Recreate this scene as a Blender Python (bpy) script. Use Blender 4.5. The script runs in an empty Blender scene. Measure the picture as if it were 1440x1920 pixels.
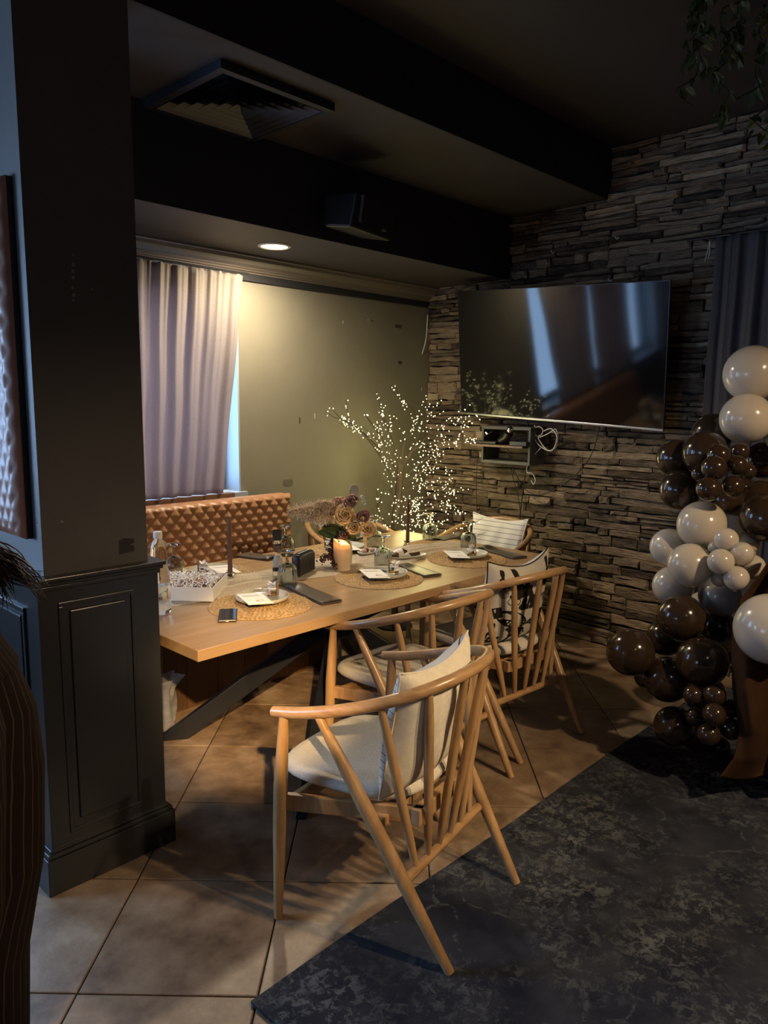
import bpy, bmesh, math, random
from mathutils import Vector, Matrix, noise
random.seed(7)
PI = math.pi
C = bpy.context.scene.collection
# ---------------------------------------------------------------- camera
H = 1.62; F = 1402.0
AX = Vector((0.692, -0.721, 0.010)); BX = Vector((-0.098, -0.108, -0.989)); CX = Vector((0.715, 0.684, -0.146))
CX.normalize(); AX = (AX - CX*AX.dot(CX)).normalized(); BX = CX.cross(AX).normalized()   # right, down, forward
cam_d = bpy.data.cameras.new('camera'); cam = bpy.data.objects.new('camera', cam_d); C.objects.link(cam)
M = Matrix.Identity(4)
for i in range(3):
    M[i][0] = AX[i]; M[i][1] = -BX[i]; M[i][2] = -CX[i]
M[0][3], M[1][3], M[2][3] = 0, 0, H
cam.matrix_world = M
cam_d.sensor_fit = 'VERTICAL'; cam_d.sensor_height = 24.0; cam_d.lens = 24.0*F/1920.0; cam_d.clip_start = 0.05
bpy.context.scene.camera = cam
EYE = Vector((0, 0, H))
def ray(px, py): return AX*(px-720) + BX*(py-960) + CX*F
def at(px, py, dep): return EYE + ray(px, py)*(dep/F)
def on_z(px, py, z):
    r = ray(px, py); return EYE + r*((z-H)/r.z)
def on_x(px, py, x):
    r = ray(px, py); return EYE + r*(x/r.x)
def on_y(px, py, y):
    r = ray(px, py); return EYE + r*(y/r.y)
# ---------------------------------------------------------------- world and exposure
sc = bpy.context.scene
sc.view_settings.view_transform = 'Standard'; sc.view_settings.look = 'None'
sc.view_settings.exposure = 0.0; sc.view_settings.gamma = 1.0; sc.view_settings.use_curve_mapping = False
w = bpy.data.worlds.new('world'); sc.world = w; w.use_nodes = True
w.node_tree.nodes['Background'].inputs[0].default_value = (0.36, 0.60, 1.0, 1); w.node_tree.nodes['Background'].inputs[1].default_value = 1.6
# ---------------------------------------------------------------- lights
def light(kind, name, loc, energy, col, size=0.1, rot=(0,0,0), **kw):
    l = bpy.data.lights.new(name, kind); l.energy = energy; l.color = col
    if kind == 'AREA': l.shape = kw.pop('shape', 'DISK'); l.size = size
    elif kind in ('POINT', 'SPOT'): l.shadow_soft_size = size
    for k, v in kw.items(): setattr(l, k, v)
    o = bpy.data.objects.new(name, l); o.location = loc; o.rotation_euler = rot; C.objects.link(o); return o
WARM = (1.0, 0.82, 0.58)
light('AREA', 'nook_downlight_lamp', (2.74, 3.50, 2.455), 36, WARM, 0.13)
ROOM_LAMPS = [(2.4, -1.5), (0.3, -1.6), (3.2, -3.3), (-2.2, -1.2), (-2.2, -3.3)]
light('SPOT', 'room_downlight_lamp', (2.4, -1.5, 3.17), 330, (1.0, 0.72, 0.43), 0.06, spot_size=math.radians(146), spot_blend=0.35)
light('SPOT', 'room_downlight_lamp', (0.3, -1.6, 3.17), 30, (1.0, 0.80, 0.60), 0.06, spot_size=math.radians(140), spot_blend=0.6)
SPOT_AT = Vector((1.98, -1.60, 3.02)); SPOT_TO = Vector((2.10, 2.75, 0.0))  # unseen spot added to brighten the nearest chair and the floor beyond
light('SPOT', 'added_spot_lamp', SPOT_AT, 300, (1.0, 0.72, 0.40), 0.03, (SPOT_TO-SPOT_AT).to_track_quat('-Z', 'Y').to_euler(), spot_size=math.radians(30), spot_blend=0.8)
SPOT2_AT = Vector((-0.80, -1.40, 2.92)); SPOT2_TO = Vector((2.25, 3.12, 0.0))  # second unseen spot, added for a warm pool of light under the table
light('SPOT', 'added_spot_lamp', SPOT2_AT, 2300, (1.0, 0.64, 0.28), 0.03, (SPOT2_TO-SPOT2_AT).to_track_quat('-Z', 'Y').to_euler(), spot_size=math.radians(10.5), spot_blend=0.7)
# daylight through the windows of the back wall
def day(x0, x1, z0, z1, e):
    l = light('AREA', 'window_daylight', ((x0+x1)/2, 4.16, (z0+z1)/2), e, (0.42, 0.66, 1.0), x1-x0, (-PI/2, 0, 0), shape='RECTANGLE')
    l.data.size_y = z1-z0; l.rotation_euler = (math.radians(-90), 0, 0); return l
day(0.35, 2.775, 1.05, 2.2, 85)
day(-2.4, -0.3, 1.05, 2.2, 290)
added_day = light('AREA', 'window_daylight', (-4.72, 2.35, 1.55), 45, (0.50, 0.68, 1.0), 1.9, (0, math.radians(-90), 0), shape='RECTANGLE'); added_day.data.size = 1.3; added_day.data.size_y = 2.0  # light of the added left window, brightens the column's left face

# ---------------------------------------------------------------- materials
def new_mat(name):
    m = bpy.data.materials.new(name); m.use_nodes = True
    nt = m.node_tree; return m, nt, nt.nodes, nt.links, nt.nodes['Principled BSDF']
def srgb(r, g, b):
    f = lambda c: (c/255/12.92 if c/255 <= 0.04045 else ((c/255+0.055)/1.055)**2.4)
    return (f(r), f(g), f(b), 1)
def mat(name, col, rough=0.5, col2=None, scale=8, stretch=(1,1,1), bump=0.0, bscale=None, detail=4, metal=0.0, coord='Object', lo=0.35, hi=0.65, spec=None, dist=0.01, **kw):
    m, nt, N, L, b = new_mat(name)
    b.inputs['Base Color'].default_value = (*col[:3], 1); b.inputs['Roughness'].default_value = rough; b.inputs['Metallic'].default_value = metal
    if spec is not None: b.inputs['Specular IOR Level'].default_value = spec
    for k, v in kw.items(): b.inputs[k].default_value = v
    if col2 is not None or bump:
        tc = N.new('ShaderNodeTexCoord'); mp = N.new('ShaderNodeMapping'); mp.inputs['Scale'].default_value = stretch
        L.new(tc.outputs[coord], mp.inputs[0])
    if col2 is not None:
        nz = N.new('ShaderNodeTexNoise'); nz.inputs['Scale'].default_value = scale; nz.inputs['Detail'].default_value = detail; nz.inputs['Roughness'].default_value = 0.6
        L.new(mp.outputs[0], nz.inputs['Vector'])
        mr = N.new('ShaderNodeValToRGB'); mr.color_ramp.elements[0].position = lo; mr.color_ramp.elements[1].position = hi
        mr.color_ramp.elements[0].color = (*col[:3], 1); mr.color_ramp.elements[1].color = (*col2[:3], 1)
        L.new(nz.outputs['Fac'], mr.inputs[0]); L.new(mr.outputs[0], b.inputs['Base Color'])
    if bump:
        n2 = N.new('ShaderNodeTexNoise'); n2.inputs['Scale'].default_value = bscale or scale; n2.inputs['Detail'].default_value = 5
        L.new(mp.outputs[0], n2.inputs['Vector'])
        bp = N.new('ShaderNodeBump'); bp.inputs['Strength'].default_value = bump; bp.inputs['Distance'].default_value = dist
        L.new(n2.outputs['Fac'], bp.inputs['Height']); L.new(bp.outputs[0], b.inputs['Normal'])
    return m
def glass_mat(name, col, rough=0.02, alpha=0.25, ior=1.45):
    # thin clear sheet: mostly see-through, with a glossy face
    m, nt, N, L, b = new_mat(name); N.remove(b); out = N['Material Output']
    tr = N.new('ShaderNodeBsdfTransparent'); tr.inputs[0].default_value = (*col[:3], 1)
    gl = N.new('ShaderNodeBsdfGlossy'); gl.inputs['Roughness'].default_value = rough; gl.inputs[0].default_value = (0.9, 0.95, 1, 1)
    lw = N.new('ShaderNodeLayerWeight'); lw.inputs[0].default_value = alpha
    mx = N.new('ShaderNodeMixShader'); L.new(lw.outputs['Facing'], mx.inputs[0]); L.new(tr.outputs[0], mx.inputs[1]); L.new(gl.outputs[0], mx.inputs[2]); L.new(mx.outputs[0], out.inputs[0])
    return m
def cloth_mat(name, col, trans=0.4, tcol=None, rough=0.9, alpha=1.0, weave=900, col2=None):
    m, nt, N, L, b = new_mat(name); out = N['Material Output']
    b.inputs['Base Color'].default_value = (*col[:3], 1); b.inputs['Roughness'].default_value = rough; b.inputs['Specular IOR Level'].default_value = 0.1
    tl = N.new('ShaderNodeBsdfTranslucent'); tl.inputs[0].default_value = (*(tcol or col)[:3], 1)
    mx = N.new('ShaderNodeMixShader'); mx.inputs[0].default_value = trans
    L.new(b.outputs[0], mx.inputs[1]); L.new(tl.outputs[0], mx.inputs[2]); last = mx
    tc = N.new('ShaderNodeTexCoord'); mp = N.new('ShaderNodeMapping'); mp.inputs['Scale'].default_value = (1, 1, 2.2); L.new(tc.outputs['Object'], mp.inputs[0])
    nz = N.new('ShaderNodeTexNoise'); nz.inputs['Scale'].default_value = weave/4; nz.inputs['Detail'].default_value = 3; L.new(mp.outputs[0], nz.inputs['Vector'])
    rp = N.new('ShaderNodeValToRGB'); rp.color_ramp.elements[0].position = 0.3; rp.color_ramp.elements[1].position = 0.7
    c0 = [c*0.72 for c in col[:3]]; c1 = [min(1, c*1.25) for c in col[:3]]
    rp.color_ramp.elements[0].color = (*c0, 1); rp.color_ramp.elements[1].color = (*c1, 1)
    L.new(nz.outputs['Fac'], rp.inputs[0]); L.new(rp.outputs[0], b.inputs['Base Color'])
    if alpha < 1:
        tr = N.new('ShaderNodeBsdfTransparent'); m2 = N.new('ShaderNodeMixShader'); m2.inputs[0].default_value = alpha
        L.new(tr.outputs[0], m2.inputs[1]); L.new(mx.outputs[0], m2.inputs[2]); last = m2
    L.new(last.outputs[0], out.inputs[0]); return m
def emit_mat(name, col, s):
    m, nt, N, L, b = new_mat(name)
    b.inputs['Base Color'].default_value = (*col, 1); b.inputs['Emission Color'].default_value = (*col, 1); b.inputs['Emission Strength'].default_value = s
    return m
def tone_mat(name, cols, rough=0.85, scale=14, bump=0.5, stretch=(1,1,1), vein=0.35, bdist=0.01, bscale=60):
    # colour per piece from the attribute 'tone', broken up by noise
    m, nt, N, L, b = new_mat(name); b.inputs['Roughness'].default_value = rough
    a = N.new('ShaderNodeAttribute'); a.attribute_name = 'tone'
    tc = N.new('ShaderNodeTexCoord'); mp = N.new('ShaderNodeMapping'); mp.inputs['Scale'].default_value = stretch; L.new(tc.outputs['Object'], mp.inputs[0])
    nz = N.new('ShaderNodeTexNoise'); nz.inputs['Scale'].default_value = scale; nz.inputs['Detail'].default_value = 6; nz.inputs['Roughness'].default_value = 0.65; L.new(mp.outputs[0], nz.inputs['Vector'])
    ma = N.new('ShaderNodeMath'); ma.operation = 'MULTIPLY_ADD'; ma.inputs[1].default_value = vein*2; L.new(nz.outputs['Fac'], ma.inputs[0])
    ad = N.new('ShaderNodeMath'); ad.operation = 'SUBTRACT'; L.new(a.outputs['Fac'], ad.inputs[0]); ad.inputs[1].default_value = vein; L.new(ad.outputs[0], ma.inputs[2])
    rp = N.new('ShaderNodeValToRGB'); els = rp.color_ramp.elements
    for i, c in enumerate(cols):
        p = i/(len(cols)-1)
        e = els[0] if i == 0 else (els[len(els)-1] if i == len(cols)-1 else els.new(p))
        e.position = p; e.color = (*c[:3], 1)
    L.new(ma.outputs[0], rp.inputs[0]); L.new(rp.outputs[0], b.inputs['Base Color'])
    n2 = N.new('ShaderNodeTexNoise'); n2.inputs['Scale'].default_value = bscale; n2.inputs['Detail'].default_value = 6; L.new(mp.outputs[0], n2.inputs['Vector'])
    bp = N.new('ShaderNodeBump'); bp.inputs['Strength'].default_value = bump; bp.inputs['Distance'].default_value = bdist
    L.new(n2.outputs['Fac'], bp.inputs['Height']); L.new(bp.outputs[0], b.inputs['Normal'])
    return m

m_char = mat('charcoal_paint', (0.078, 0.072, 0.068), 0.5, (0.088, 0.081, 0.076), 3, bump=0.06, bscale=60)
m_ceil = mat('dark_ceiling_paint', (0.036, 0.031, 0.032), 0.6, (0.041, 0.036, 0.036), 3)
m_black_ceil = mat('black_ceiling_paint', (0.014, 0.014, 0.017), 0.65)
m_panel = mat('black_wainscot_paint', (0.015, 0.0155, 0.0165), 0.30, (0.018, 0.0185, 0.0195), 5)
m_olive = mat('olive_wall_paint', (0.178, 0.166, 0.124), 0.6, (0.195, 0.182, 0.137), 2.5, bump=0.08, bscale=30)
m_stone = tone_mat('ledge_stone', [(0.032,0.022,0.014), (0.11,0.078,0.050), (0.20,0.15,0.10), (0.28,0.205,0.13), (0.42,0.33,0.22)], 0.85, 16, 1.0, (1, 0.6, 2.6), 0.62, 0.02, 45)
m_mortar = mat('dark_mortar', (0.018, 0.014, 0.010), 0.95)
m_tile = tone_mat('slate_tile', [(0.10,0.064,0.038), (0.19,0.125,0.076), (0.27,0.19,0.12), (0.36,0.27,0.185)], 0.45, 6, 0.4, (1,1,1), 1.1, 0.004, 30)
m_grout = mat('dark_grout', (0.02, 0.016, 0.013), 0.9)
m_leather = mat('tan_leather', (0.32, 0.155, 0.07), 0.42, (0.37, 0.185, 0.085), 14, bump=0.12, bscale=300, dist=0.002)
m_oak = mat('oak_wood', (0.30, 0.17, 0.075), 0.32, (0.46, 0.285, 0.14), 26, (1, 1, 0.12), bump=0.12, bscale=90, dist=0.002)
m_oakx = mat('oak_wood_rail', (0.30, 0.17, 0.075), 0.28, (0.43, 0.265, 0.13), 40, (0.35, 0.35, 1.6), bump=0.1, bscale=90, dist=0.002)
m_table = mat('table_oak', (0.27, 0.168, 0.082), 0.35, (0.34, 0.22, 0.115), 9, (0.25, 2.2, 2.2), bump=0.05, bscale=50, dist=0.002)
m_dkwood = tone_mat('bench_plank_wood', [(0.035,0.016,0.008), (0.085,0.042,0.02), (0.15,0.08,0.04), (0.22,0.125,0.065)], 0.5, 16, 0.2, (2.5, 2.5, 0.3), 0.22, 0.003, 60)
m_ledge = mat('ledge_wood', (0.11, 0.055, 0.035), 0.4, (0.20, 0.12, 0.08), 12, (0.3, 2, 2))
m_seat = mat('seat_boucle', (0.56, 0.52, 0.45), 0.95, (0.74, 0.70, 0.62), 260, bump=0.5, bscale=320, dist=0.004, spec=0.1)
m_linen = mat('cream_linen', (0.62, 0.57, 0.47), 0.95, (0.70, 0.65, 0.55), 40, bump=0.15, bscale=200, dist=0.003, spec=0.1)
m_black_metal = mat('black_metal', (0.007, 0.008, 0.012), 0.42, spec=0.35)
m_curtain = cloth_mat('linen_curtain', (0.24, 0.222, 0.195), 0.42, (0.62, 0.43, 0.38), weave=700)
m_curtain_dk = cloth_mat('dark_curtain', (0.085, 0.079, 0.082), 0.1, weave=700)
m_frame = mat('window_frame_paint', (0.10, 0.12, 0.15), 0.4)
m_jamb = mat('white_jamb', (0.34, 0.37, 0.40), 0.5)
m_pane = glass_mat('window_glass', (0.95, 0.97, 1.0), 0.02, 0.1)
m_tv = mat('tv_screen', (0.004, 0.004, 0.005), 0.07, spec=0.6)
m_tvb = mat('tv_bezel', (0.01, 0.01, 0.011), 0.4)
m_silver = mat('brushed_silver', (0.45, 0.46, 0.48), 0.3, metal=1.0)
m_grey = mat('grey_shelf_paint', (0.07, 0.072, 0.066), 0.5)
m_black = mat('black_plastic', (0.012, 0.012, 0.013), 0.35)
m_white = mat('white_paper', (0.76, 0.75, 0.73), 0.7)
m_cable = mat('white_cable', (0.55, 0.55, 0.52), 0.5)
m_ball_b = mat('brown_latex', (0.035, 0.021, 0.012), 0.16, spec=0.5, **{'Coat Weight': 0.3, 'Coat Roughness': 0.08})
m_ball_c = mat('cream_latex', (0.56, 0.50, 0.41), 0.2, spec=0.5, **{'Coat Weight': 0.3, 'Coat Roughness': 0.1, 'Subsurface Weight': 0.15})
m_ball_t = mat('pale_grey_latex', (0.28, 0.27, 0.26), 0.15, spec=0.6)
m_drape = mat('brown_velvet', (0.034, 0.016, 0.008), 0.9, (0.050, 0.025, 0.013), 8, spec=0.1)
m_leaf = mat('dark_vine_leaf', (0.035, 0.048, 0.014), 0.5, (0.085, 0.092, 0.026), 30)
m_stem = mat('vine_stem', (0.03, 0.025, 0.012), 0.8)
m_bark = mat('dark_twig', (0.035, 0.022, 0.014), 0.8, bump=0.3, bscale=80)
m_led = emit_mat('led_bulb', (1.0, 0.90, 0.42), 7)
m_lampd = emit_mat('lamp_diffuser', (1.0, 0.86, 0.62), 9)
m_trimring = mat('lamp_ring', (0.6, 0.56, 0.48), 0.4)
m_jute = mat('woven_seagrass', (0.20, 0.12, 0.045), 0.8, (0.47, 0.31, 0.14), 110, bump=0.3, bscale=200, dist=0.003)
m_plate = mat('stoneware_glaze', (0.42, 0.42, 0.36), 0.16, (0.50, 0.49, 0.43), 60)
m_sleeve = mat('dark_leatherette', (0.075, 0.062, 0.05), 0.30, (0.09, 0.075, 0.06), 40, bump=0.1, bscale=300, dist=0.002)
m_tulle = cloth_mat('cream_tulle', (0.74, 0.68, 0.56), 0.3, alpha=0.55, weave=500)
m_glass = mat('smoked_glass', (0.66, 0.71, 0.70), 0.02, **{'Transmission Weight': 1.0, 'IOR': 1.40})
m_clear = mat('clear_glass', (0.97, 0.98, 0.98), 0.015, **{'Transmission Weight': 1.0, 'IOR': 1.42})
m_plasticb = mat('clear_bottle', (0.95, 0.97, 0.99), 0.03, **{'Transmission Weight': 1.0, 'IOR': 1.33})
m_honey = mat('honey', (0.75, 0.40, 0.10), 0.1, **{'Transmission Weight': 0.6})
m_taper = mat('brown_wax', (0.12, 0.055, 0.038), 0.35)
m_blue = mat('label_blue', (0.10, 0.32, 0.55), 0.5)
m_ink = mat('dark_ink', (0.02, 0.02, 0.05), 0.6)
m_rosewood = mat('rose_brown', (0.24, 0.12, 0.10), 0.75)
m_rosepink = mat('rose_pink', (0.42, 0.24, 0.20), 0.75)
m_rosecream = cloth_mat('petal_cream', (0.72, 0.55, 0.32), 0.35, (0.8, 0.6, 0.3), weave=300)
m_petalw = mat('petal_white', (0.75, 0.74, 0.72), 0.7)
m_pampas = mat('pampas_straw', (0.66, 0.55, 0.42), 0.95)
m_greenleaf = mat('green_leaf', (0.045, 0.07, 0.02), 0.45, (0.07, 0.10, 0.03), 20)
m_berry = mat('dark_red_seed', (0.055, 0.016, 0.014), 0.6)
m_vase = mat('white_ceramic', (0.52, 0.49, 0.43), 0.45)
m_cork = mat('cork', (0.25, 0.14, 0.06), 0.8)
m_pastry = mat('chocolate_brown', (0.07, 0.032, 0.018), 0.45)
m_skin = mat('skin', (0.50, 0.30, 0.21), 0.5, **{'Subsurface Weight': 0.1})
m_hair = mat('dark_hair', (0.022, 0.012, 0.009), 0.38)
m_steel = mat('polished_steel', (0.6, 0.6, 0.6), 0.15, metal=1.0)
m_bag = cloth_mat('thin_white_plastic', (0.6, 0.62, 0.66), 0.35, alpha=0.45, weave=60)

# rug
def rug_mat():
    m, nt, N, L, b = new_mat('distressed_rug'); b.inputs['Roughness'].default_value = 0.95; b.inputs['Specular IOR Level'].default_value = 0.1
    tc = N.new('ShaderNodeTexCoord')
    def nz(s, d, r=0.6, dist=0.0):
        n = N.new('ShaderNodeTexNoise'); n.inputs['Scale'].default_value = s; n.inputs['Detail'].default_value = d; n.inputs['Roughness'].default_value = r; n.inputs['Distortion'].default_value = dist
        L.new(tc.outputs['Object'], n.inputs['Vector']); return n
    def ramp(src, a, c0, bb, c1):
        r = N.new('ShaderNodeValToRGB'); r.color_ramp.elements[0].position = a; r.color_ramp.elements[1].position = bb
        r.color_ramp.elements[0].color = (*c0, 1); r.color_ramp.elements[1].color = (*c1, 1); L.new(src, r.inputs[0]); return r
    big = ramp(nz(2.6, 4).outputs['Fac'], 0.42, (0,0,0), 0.66, (1,1,1))
    fine = ramp(nz(34, 10, 0.75, 0.5).outputs['Fac'], 0.49, (0,0,0), 0.56, (1,1,1))
    vo = N.new('ShaderNodeTexVoronoi'); vo.feature = 'DISTANCE_TO_EDGE'; vo.inputs['Scale'].default_value = 3.2; 
    wn = N.new('ShaderNodeTexNoise'); wn.inputs['Scale'].default_value = 5; L.new(tc.outputs['Object'], wn.inputs['Vector'])
    mixv = N.new('ShaderNodeMix'); mixv.data_type = 'VECTOR'; mixv.inputs[0].default_value = 0.12
    L.new(tc.outputs['Object'], mixv.inputs[4]); L.new(wn.outputs['Color'], mixv.inputs[5]); L.new(mixv.outputs[1], vo.inputs['Vector'])
    line = ramp(vo.outputs['Distance'], 0.006, (0.5,0.5,0.5), 0.02, (0,0,0))
    mul = N.new('ShaderNodeMath'); mul.operation = 'MULTIPLY'; L.new(big.outputs[0], mul.inputs[0]); L.new(fine.outputs[0], mul.inputs[1])
    mx = N.new('ShaderNodeMath'); mx.operation = 'MULTIPLY'; L.new(line.outputs[0], mx.inputs[0]); L.new(fine.outputs[0], mx.inputs[1])
    m3 = N.new('ShaderNodeMath'); m3.operation = 'MAXIMUM'; L.new(mul.outputs[0], m3.inputs[0]); L.new(mx.outputs[0], m3.inputs[1])
    base = ramp(nz(5, 5).outputs['Fac'], 0.35, (0.015, 0.017, 0.026), 0.7, (0.040, 0.043, 0.052))
    fin = N.new('ShaderNodeMix'); fin.data_type = 'RGBA'; L.new(m3.outputs[0], fin.inputs[0]); L.new(base.outputs[0], fin.inputs[6]); fin.inputs[7].default_value = (0.11, 0.12, 0.122, 1)
    L.new(fin.outputs[2], b.inputs['Base Color'])
    bp = N.new('ShaderNodeBump'); bp.inputs['Strength'].default_value = 0.5; bp.inputs['Distance'].default_value = 0.004
    L.new(nz(260, 2).outputs['Fac'], bp.inputs['Height']); L.new(bp.outputs[0], b.inputs['Normal']); return m
m_rug = rug_mat()
def stripe_mat(name, base, line, axis, freq, width, rough=0.9, wob=0.0, curve=0.0):
    m, nt, N, L, b = new_mat(name); b.inputs['Roughness'].default_value = rough; b.inputs['Specular IOR Level'].default_value = 0.15
    tc = N.new('ShaderNodeTexCoord'); sp = N.new('ShaderNodeSeparateXYZ'); L.new(tc.outputs['Object'], sp.inputs[0])
    src = sp.outputs[axis]
    if wob:
        nz = N.new('ShaderNodeTexNoise'); nz.inputs['Scale'].default_value = 3; L.new(tc.outputs['Object'], nz.inputs['Vector'])
        ma = N.new('ShaderNodeMath'); ma.operation = 'MULTIPLY_ADD'; ma.inputs[1].default_value = wob; L.new(nz.outputs['Fac'], ma.inputs[0]); L.new(src, ma.inputs[2]); src = ma.outputs[0]
    mu = N.new('ShaderNodeMath'); mu.operation = 'MULTIPLY'; mu.inputs[1].default_value = freq; L.new(src, mu.inputs[0])
    fr = N.new('ShaderNodeMath'); fr.operation = 'FRACT'; L.new(mu.outputs[0], fr.inputs[0])
    lt = N.new('ShaderNodeMath'); lt.operation = 'LESS_THAN'; lt.inputs[1].default_value = width; L.new(fr.outputs[0], lt.inputs[0])
    mx = N.new('ShaderNodeMix'); mx.data_type = 'RGBA'; L.new(lt.outputs[0], mx.inputs[0]); mx.inputs[6].default_value = (*base, 1); mx.inputs[7].default_value = (*line, 1)
    L.new(mx.outputs[2], b.inputs['Base Color']); return m
m_pin = stripe_mat('brown_pinstripe', (0.011, 0.0065, 0.005), (0.050, 0.034, 0.025), 1, 48, 0.12, wob=0.05)
m_stripec = stripe_mat('white_cushion_stripe', (0.66, 0.65, 0.61), (0.16, 0.15, 0.14), 2, 30, 0.10)

# ---------------------------------------------------------------- mesh helpers
class MB:
    def __init__(s): s.v = []; s.f = []; s.t = None
    def add(s, vs, fs):
        n = len(s.v); s.v += [tuple(p) for p in vs]; s.f += [tuple(i+n for i in f) for f in fs]; return s
    def box(s, a, b):
        x0, y0, z0 = a; x1, y1, z1 = b
        return s.add([(x0,y0,z0),(x1,y0,z0),(x1,y1,z0),(x0,y1,z0),(x0,y0,z1),(x1,y0,z1),(x1,y1,z1),(x0,y1,z1)],
                     [(0,3,2,1),(4,5,6,7),(0,1,5,4),(1,2,6,5),(2,3,7,6),(3,0,4,7)])
    def bar(s, p, q, w, h, up=(0,0,1), rnd=0):
        p = Vector(p); q = Vector(q); d = (q-p).normalized(); side = d.cross(Vector(up)).normalized(); u = side.cross(d)
        vs = []
        for e in (p, q):
            for a, b in ((-1,-1),(1,-1),(1,1),(-1,1)): vs.append(e + side*a*w/2 + u*b*h/2)
        return s.add(vs, [(0,3,2,1),(4,5,6,7),(0,1,5,4),(1,2,6,5),(2,3,7,6),(3,0,4,7)])
    def tube(s, pts, rad, seg=10, cap=True, flat=1.0, closed=False):
        pts = [Vector(p) for p in pts]; n = len(pts); rad = rad if isinstance(rad, (list, tuple)) else [rad]*n
        vs = []; fs = []; ref = None
        for i, p in enumerate(pts):
            if closed: t = pts[(i+1) % n]-pts[i-1]
            else: t = (pts[min(i+1, n-1)]-pts[max(i-1, 0)])
            t = t.normalized() if t.length > 1e-9 else Vector((0,0,1))
            if ref is None:
                ref = Vector((0,0,1)) if abs(t.z) < 0.9 else Vector((1,0,0))
            sx = t.cross(ref)
            sx = sx.normalized() if sx.length > 1e-6 else Vector((1,0,0))
            u = sx.cross(t).normalized(); ref = u
            for k in range(seg):
                a = 2*PI*k/seg; vs.append(p + sx*math.cos(a)*rad[i] + u*math.sin(a)*rad[i]*flat)
        m = n if closed else n-1
        for i in range(m):
            j = (i+1) % n
            for k in range(seg):
                l = (k+1) % seg; fs.append((i*seg+k, i*seg+l, j*seg+l, j*seg+k))
        if cap and not closed:
            fs.append(tuple(range(seg))[::-1]); fs.append(tuple((n-1)*seg+k for k in range(seg)))
        return s.add(vs, fs)
    def lathe(s, prof, seg=24, c=(0,0,0), rib=0, ramp=0.0, sx=1, sy=1):
        vs = []; fs = []; n = len(prof)
        for r, z in prof:
            for k in range(seg):
                a = 2*PI*k/seg; rr = r*(1+ramp*(0.5+0.5*math.cos(rib*a))) if rib and r > 0.01 else r
                vs.append((c[0]+math.cos(a)*rr*sx, c[1]+math.sin(a)*rr*sy, c[2]+z))
        for i in range(n-1):
            for k in range(seg):
                l = (k+1) % seg; fs.append((i*seg+k, i*seg+l, (i+1)*seg+l, (i+1)*seg+k))
        if prof[0][0] > 1e-5: fs.append(tuple(range(seg))[::-1])
        if prof[-1][0] > 1e-5: fs.append(tuple((n-1)*seg+k for k in range(seg)))
        return s.add(vs, fs)
    def sphere(s, c, r, seg=10, rings=6, sc=(1,1,1)):
        prof = [(max(1e-6, math.sin(PI*i/rings))*r, -math.cos(PI*i/rings)*r) for i in range(rings+1)]
        n0 = len(s.v); s.lathe(prof, seg)
        for i in range(n0, len(s.v)):
            x, y, z = s.v[i]; s.v[i] = (c[0]+x*sc[0], c[1]+y*sc[1], c[2]+z*sc[2])
        return s
    def grid(s, fn, nu, nv):
        vs = [fn(i/nu, j/nv) for j in range(nv+1) for i in range(nu+1)]
        fs = [(j*(nu+1)+i, j*(nu+1)+i+1, (j+1)*(nu+1)+i+1, (j+1)*(nu+1)+i) for j in range(nv) for i in range(nu)]
        return s.add(vs, fs)
    def build(s, name, m, parent=None, smooth=False, loc=None, tone=None, bevel=0.0):
        me = bpy.data.meshes.new(name); v = s.v
        if loc is not None: v = [(a-loc[0], b-loc[1], c-loc[2]) for a, b, c in v]
        me.from_pydata(v, [], s.f); me.update()
        if smooth:
            me.polygons.foreach_set('use_smooth', [True]*len(me.polygons))
            if smooth != 'all': me.set_sharp_from_angle(angle=math.radians(42))
        if tone is not None:
            at_ = me.attributes.new('tone', 'FLOAT', 'POINT')
            at_.data.foreach_set('value', tone if isinstance(tone, list) else [tone]*len(v))
        me.materials.append(m)
        o = bpy.data.objects.new(name, me); C.objects.link(o)
        if loc is not None: o.location = loc
        if parent: o.parent = parent
        if bevel:
            bv = o.modifiers.new('bevel', 'BEVEL'); bv.width = bevel; bv.segments = 2; bv.limit_method = 'ANGLE'
        return o
def thing(name, label, cat, loc=(0,0,0), rz=0, group=None, rot=None):
    o = bpy.data.objects.new(name, None); C.objects.link(o); o.empty_display_size = 0.05
    o.location = loc; o.rotation_euler = rot or (0, 0, rz); o['label'] = label; o['category'] = cat
    if group: o['group'] = group
    return o
def tag(o, label, cat, group=None, kind=None):
    o['label'] = label; o['category'] = cat
    if group: o['group'] = group
    if kind: o['kind'] = kind
    return o
def struct(o): o['kind'] = 'structure'; return o
def tree_copy(root, loc, rz, label, group=None):
    r = root.copy(); C.objects.link(r); r.location = loc; r.rotation_euler = (0, 0, rz); r['label'] = label
    if group: r['group'] = group
    for ch in list(root.children):
        c = ch.copy(); C.objects.link(c); c.parent = r
        for g in ch.children:
            d = g.copy(); C.objects.link(d); d.parent = c
    return r

# ================================================================ STRUCTURE
XR, YB = 4.60, 3.91          # stone wall plane (behind the stones), olive wall plane
ZC = 3.21
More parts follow.
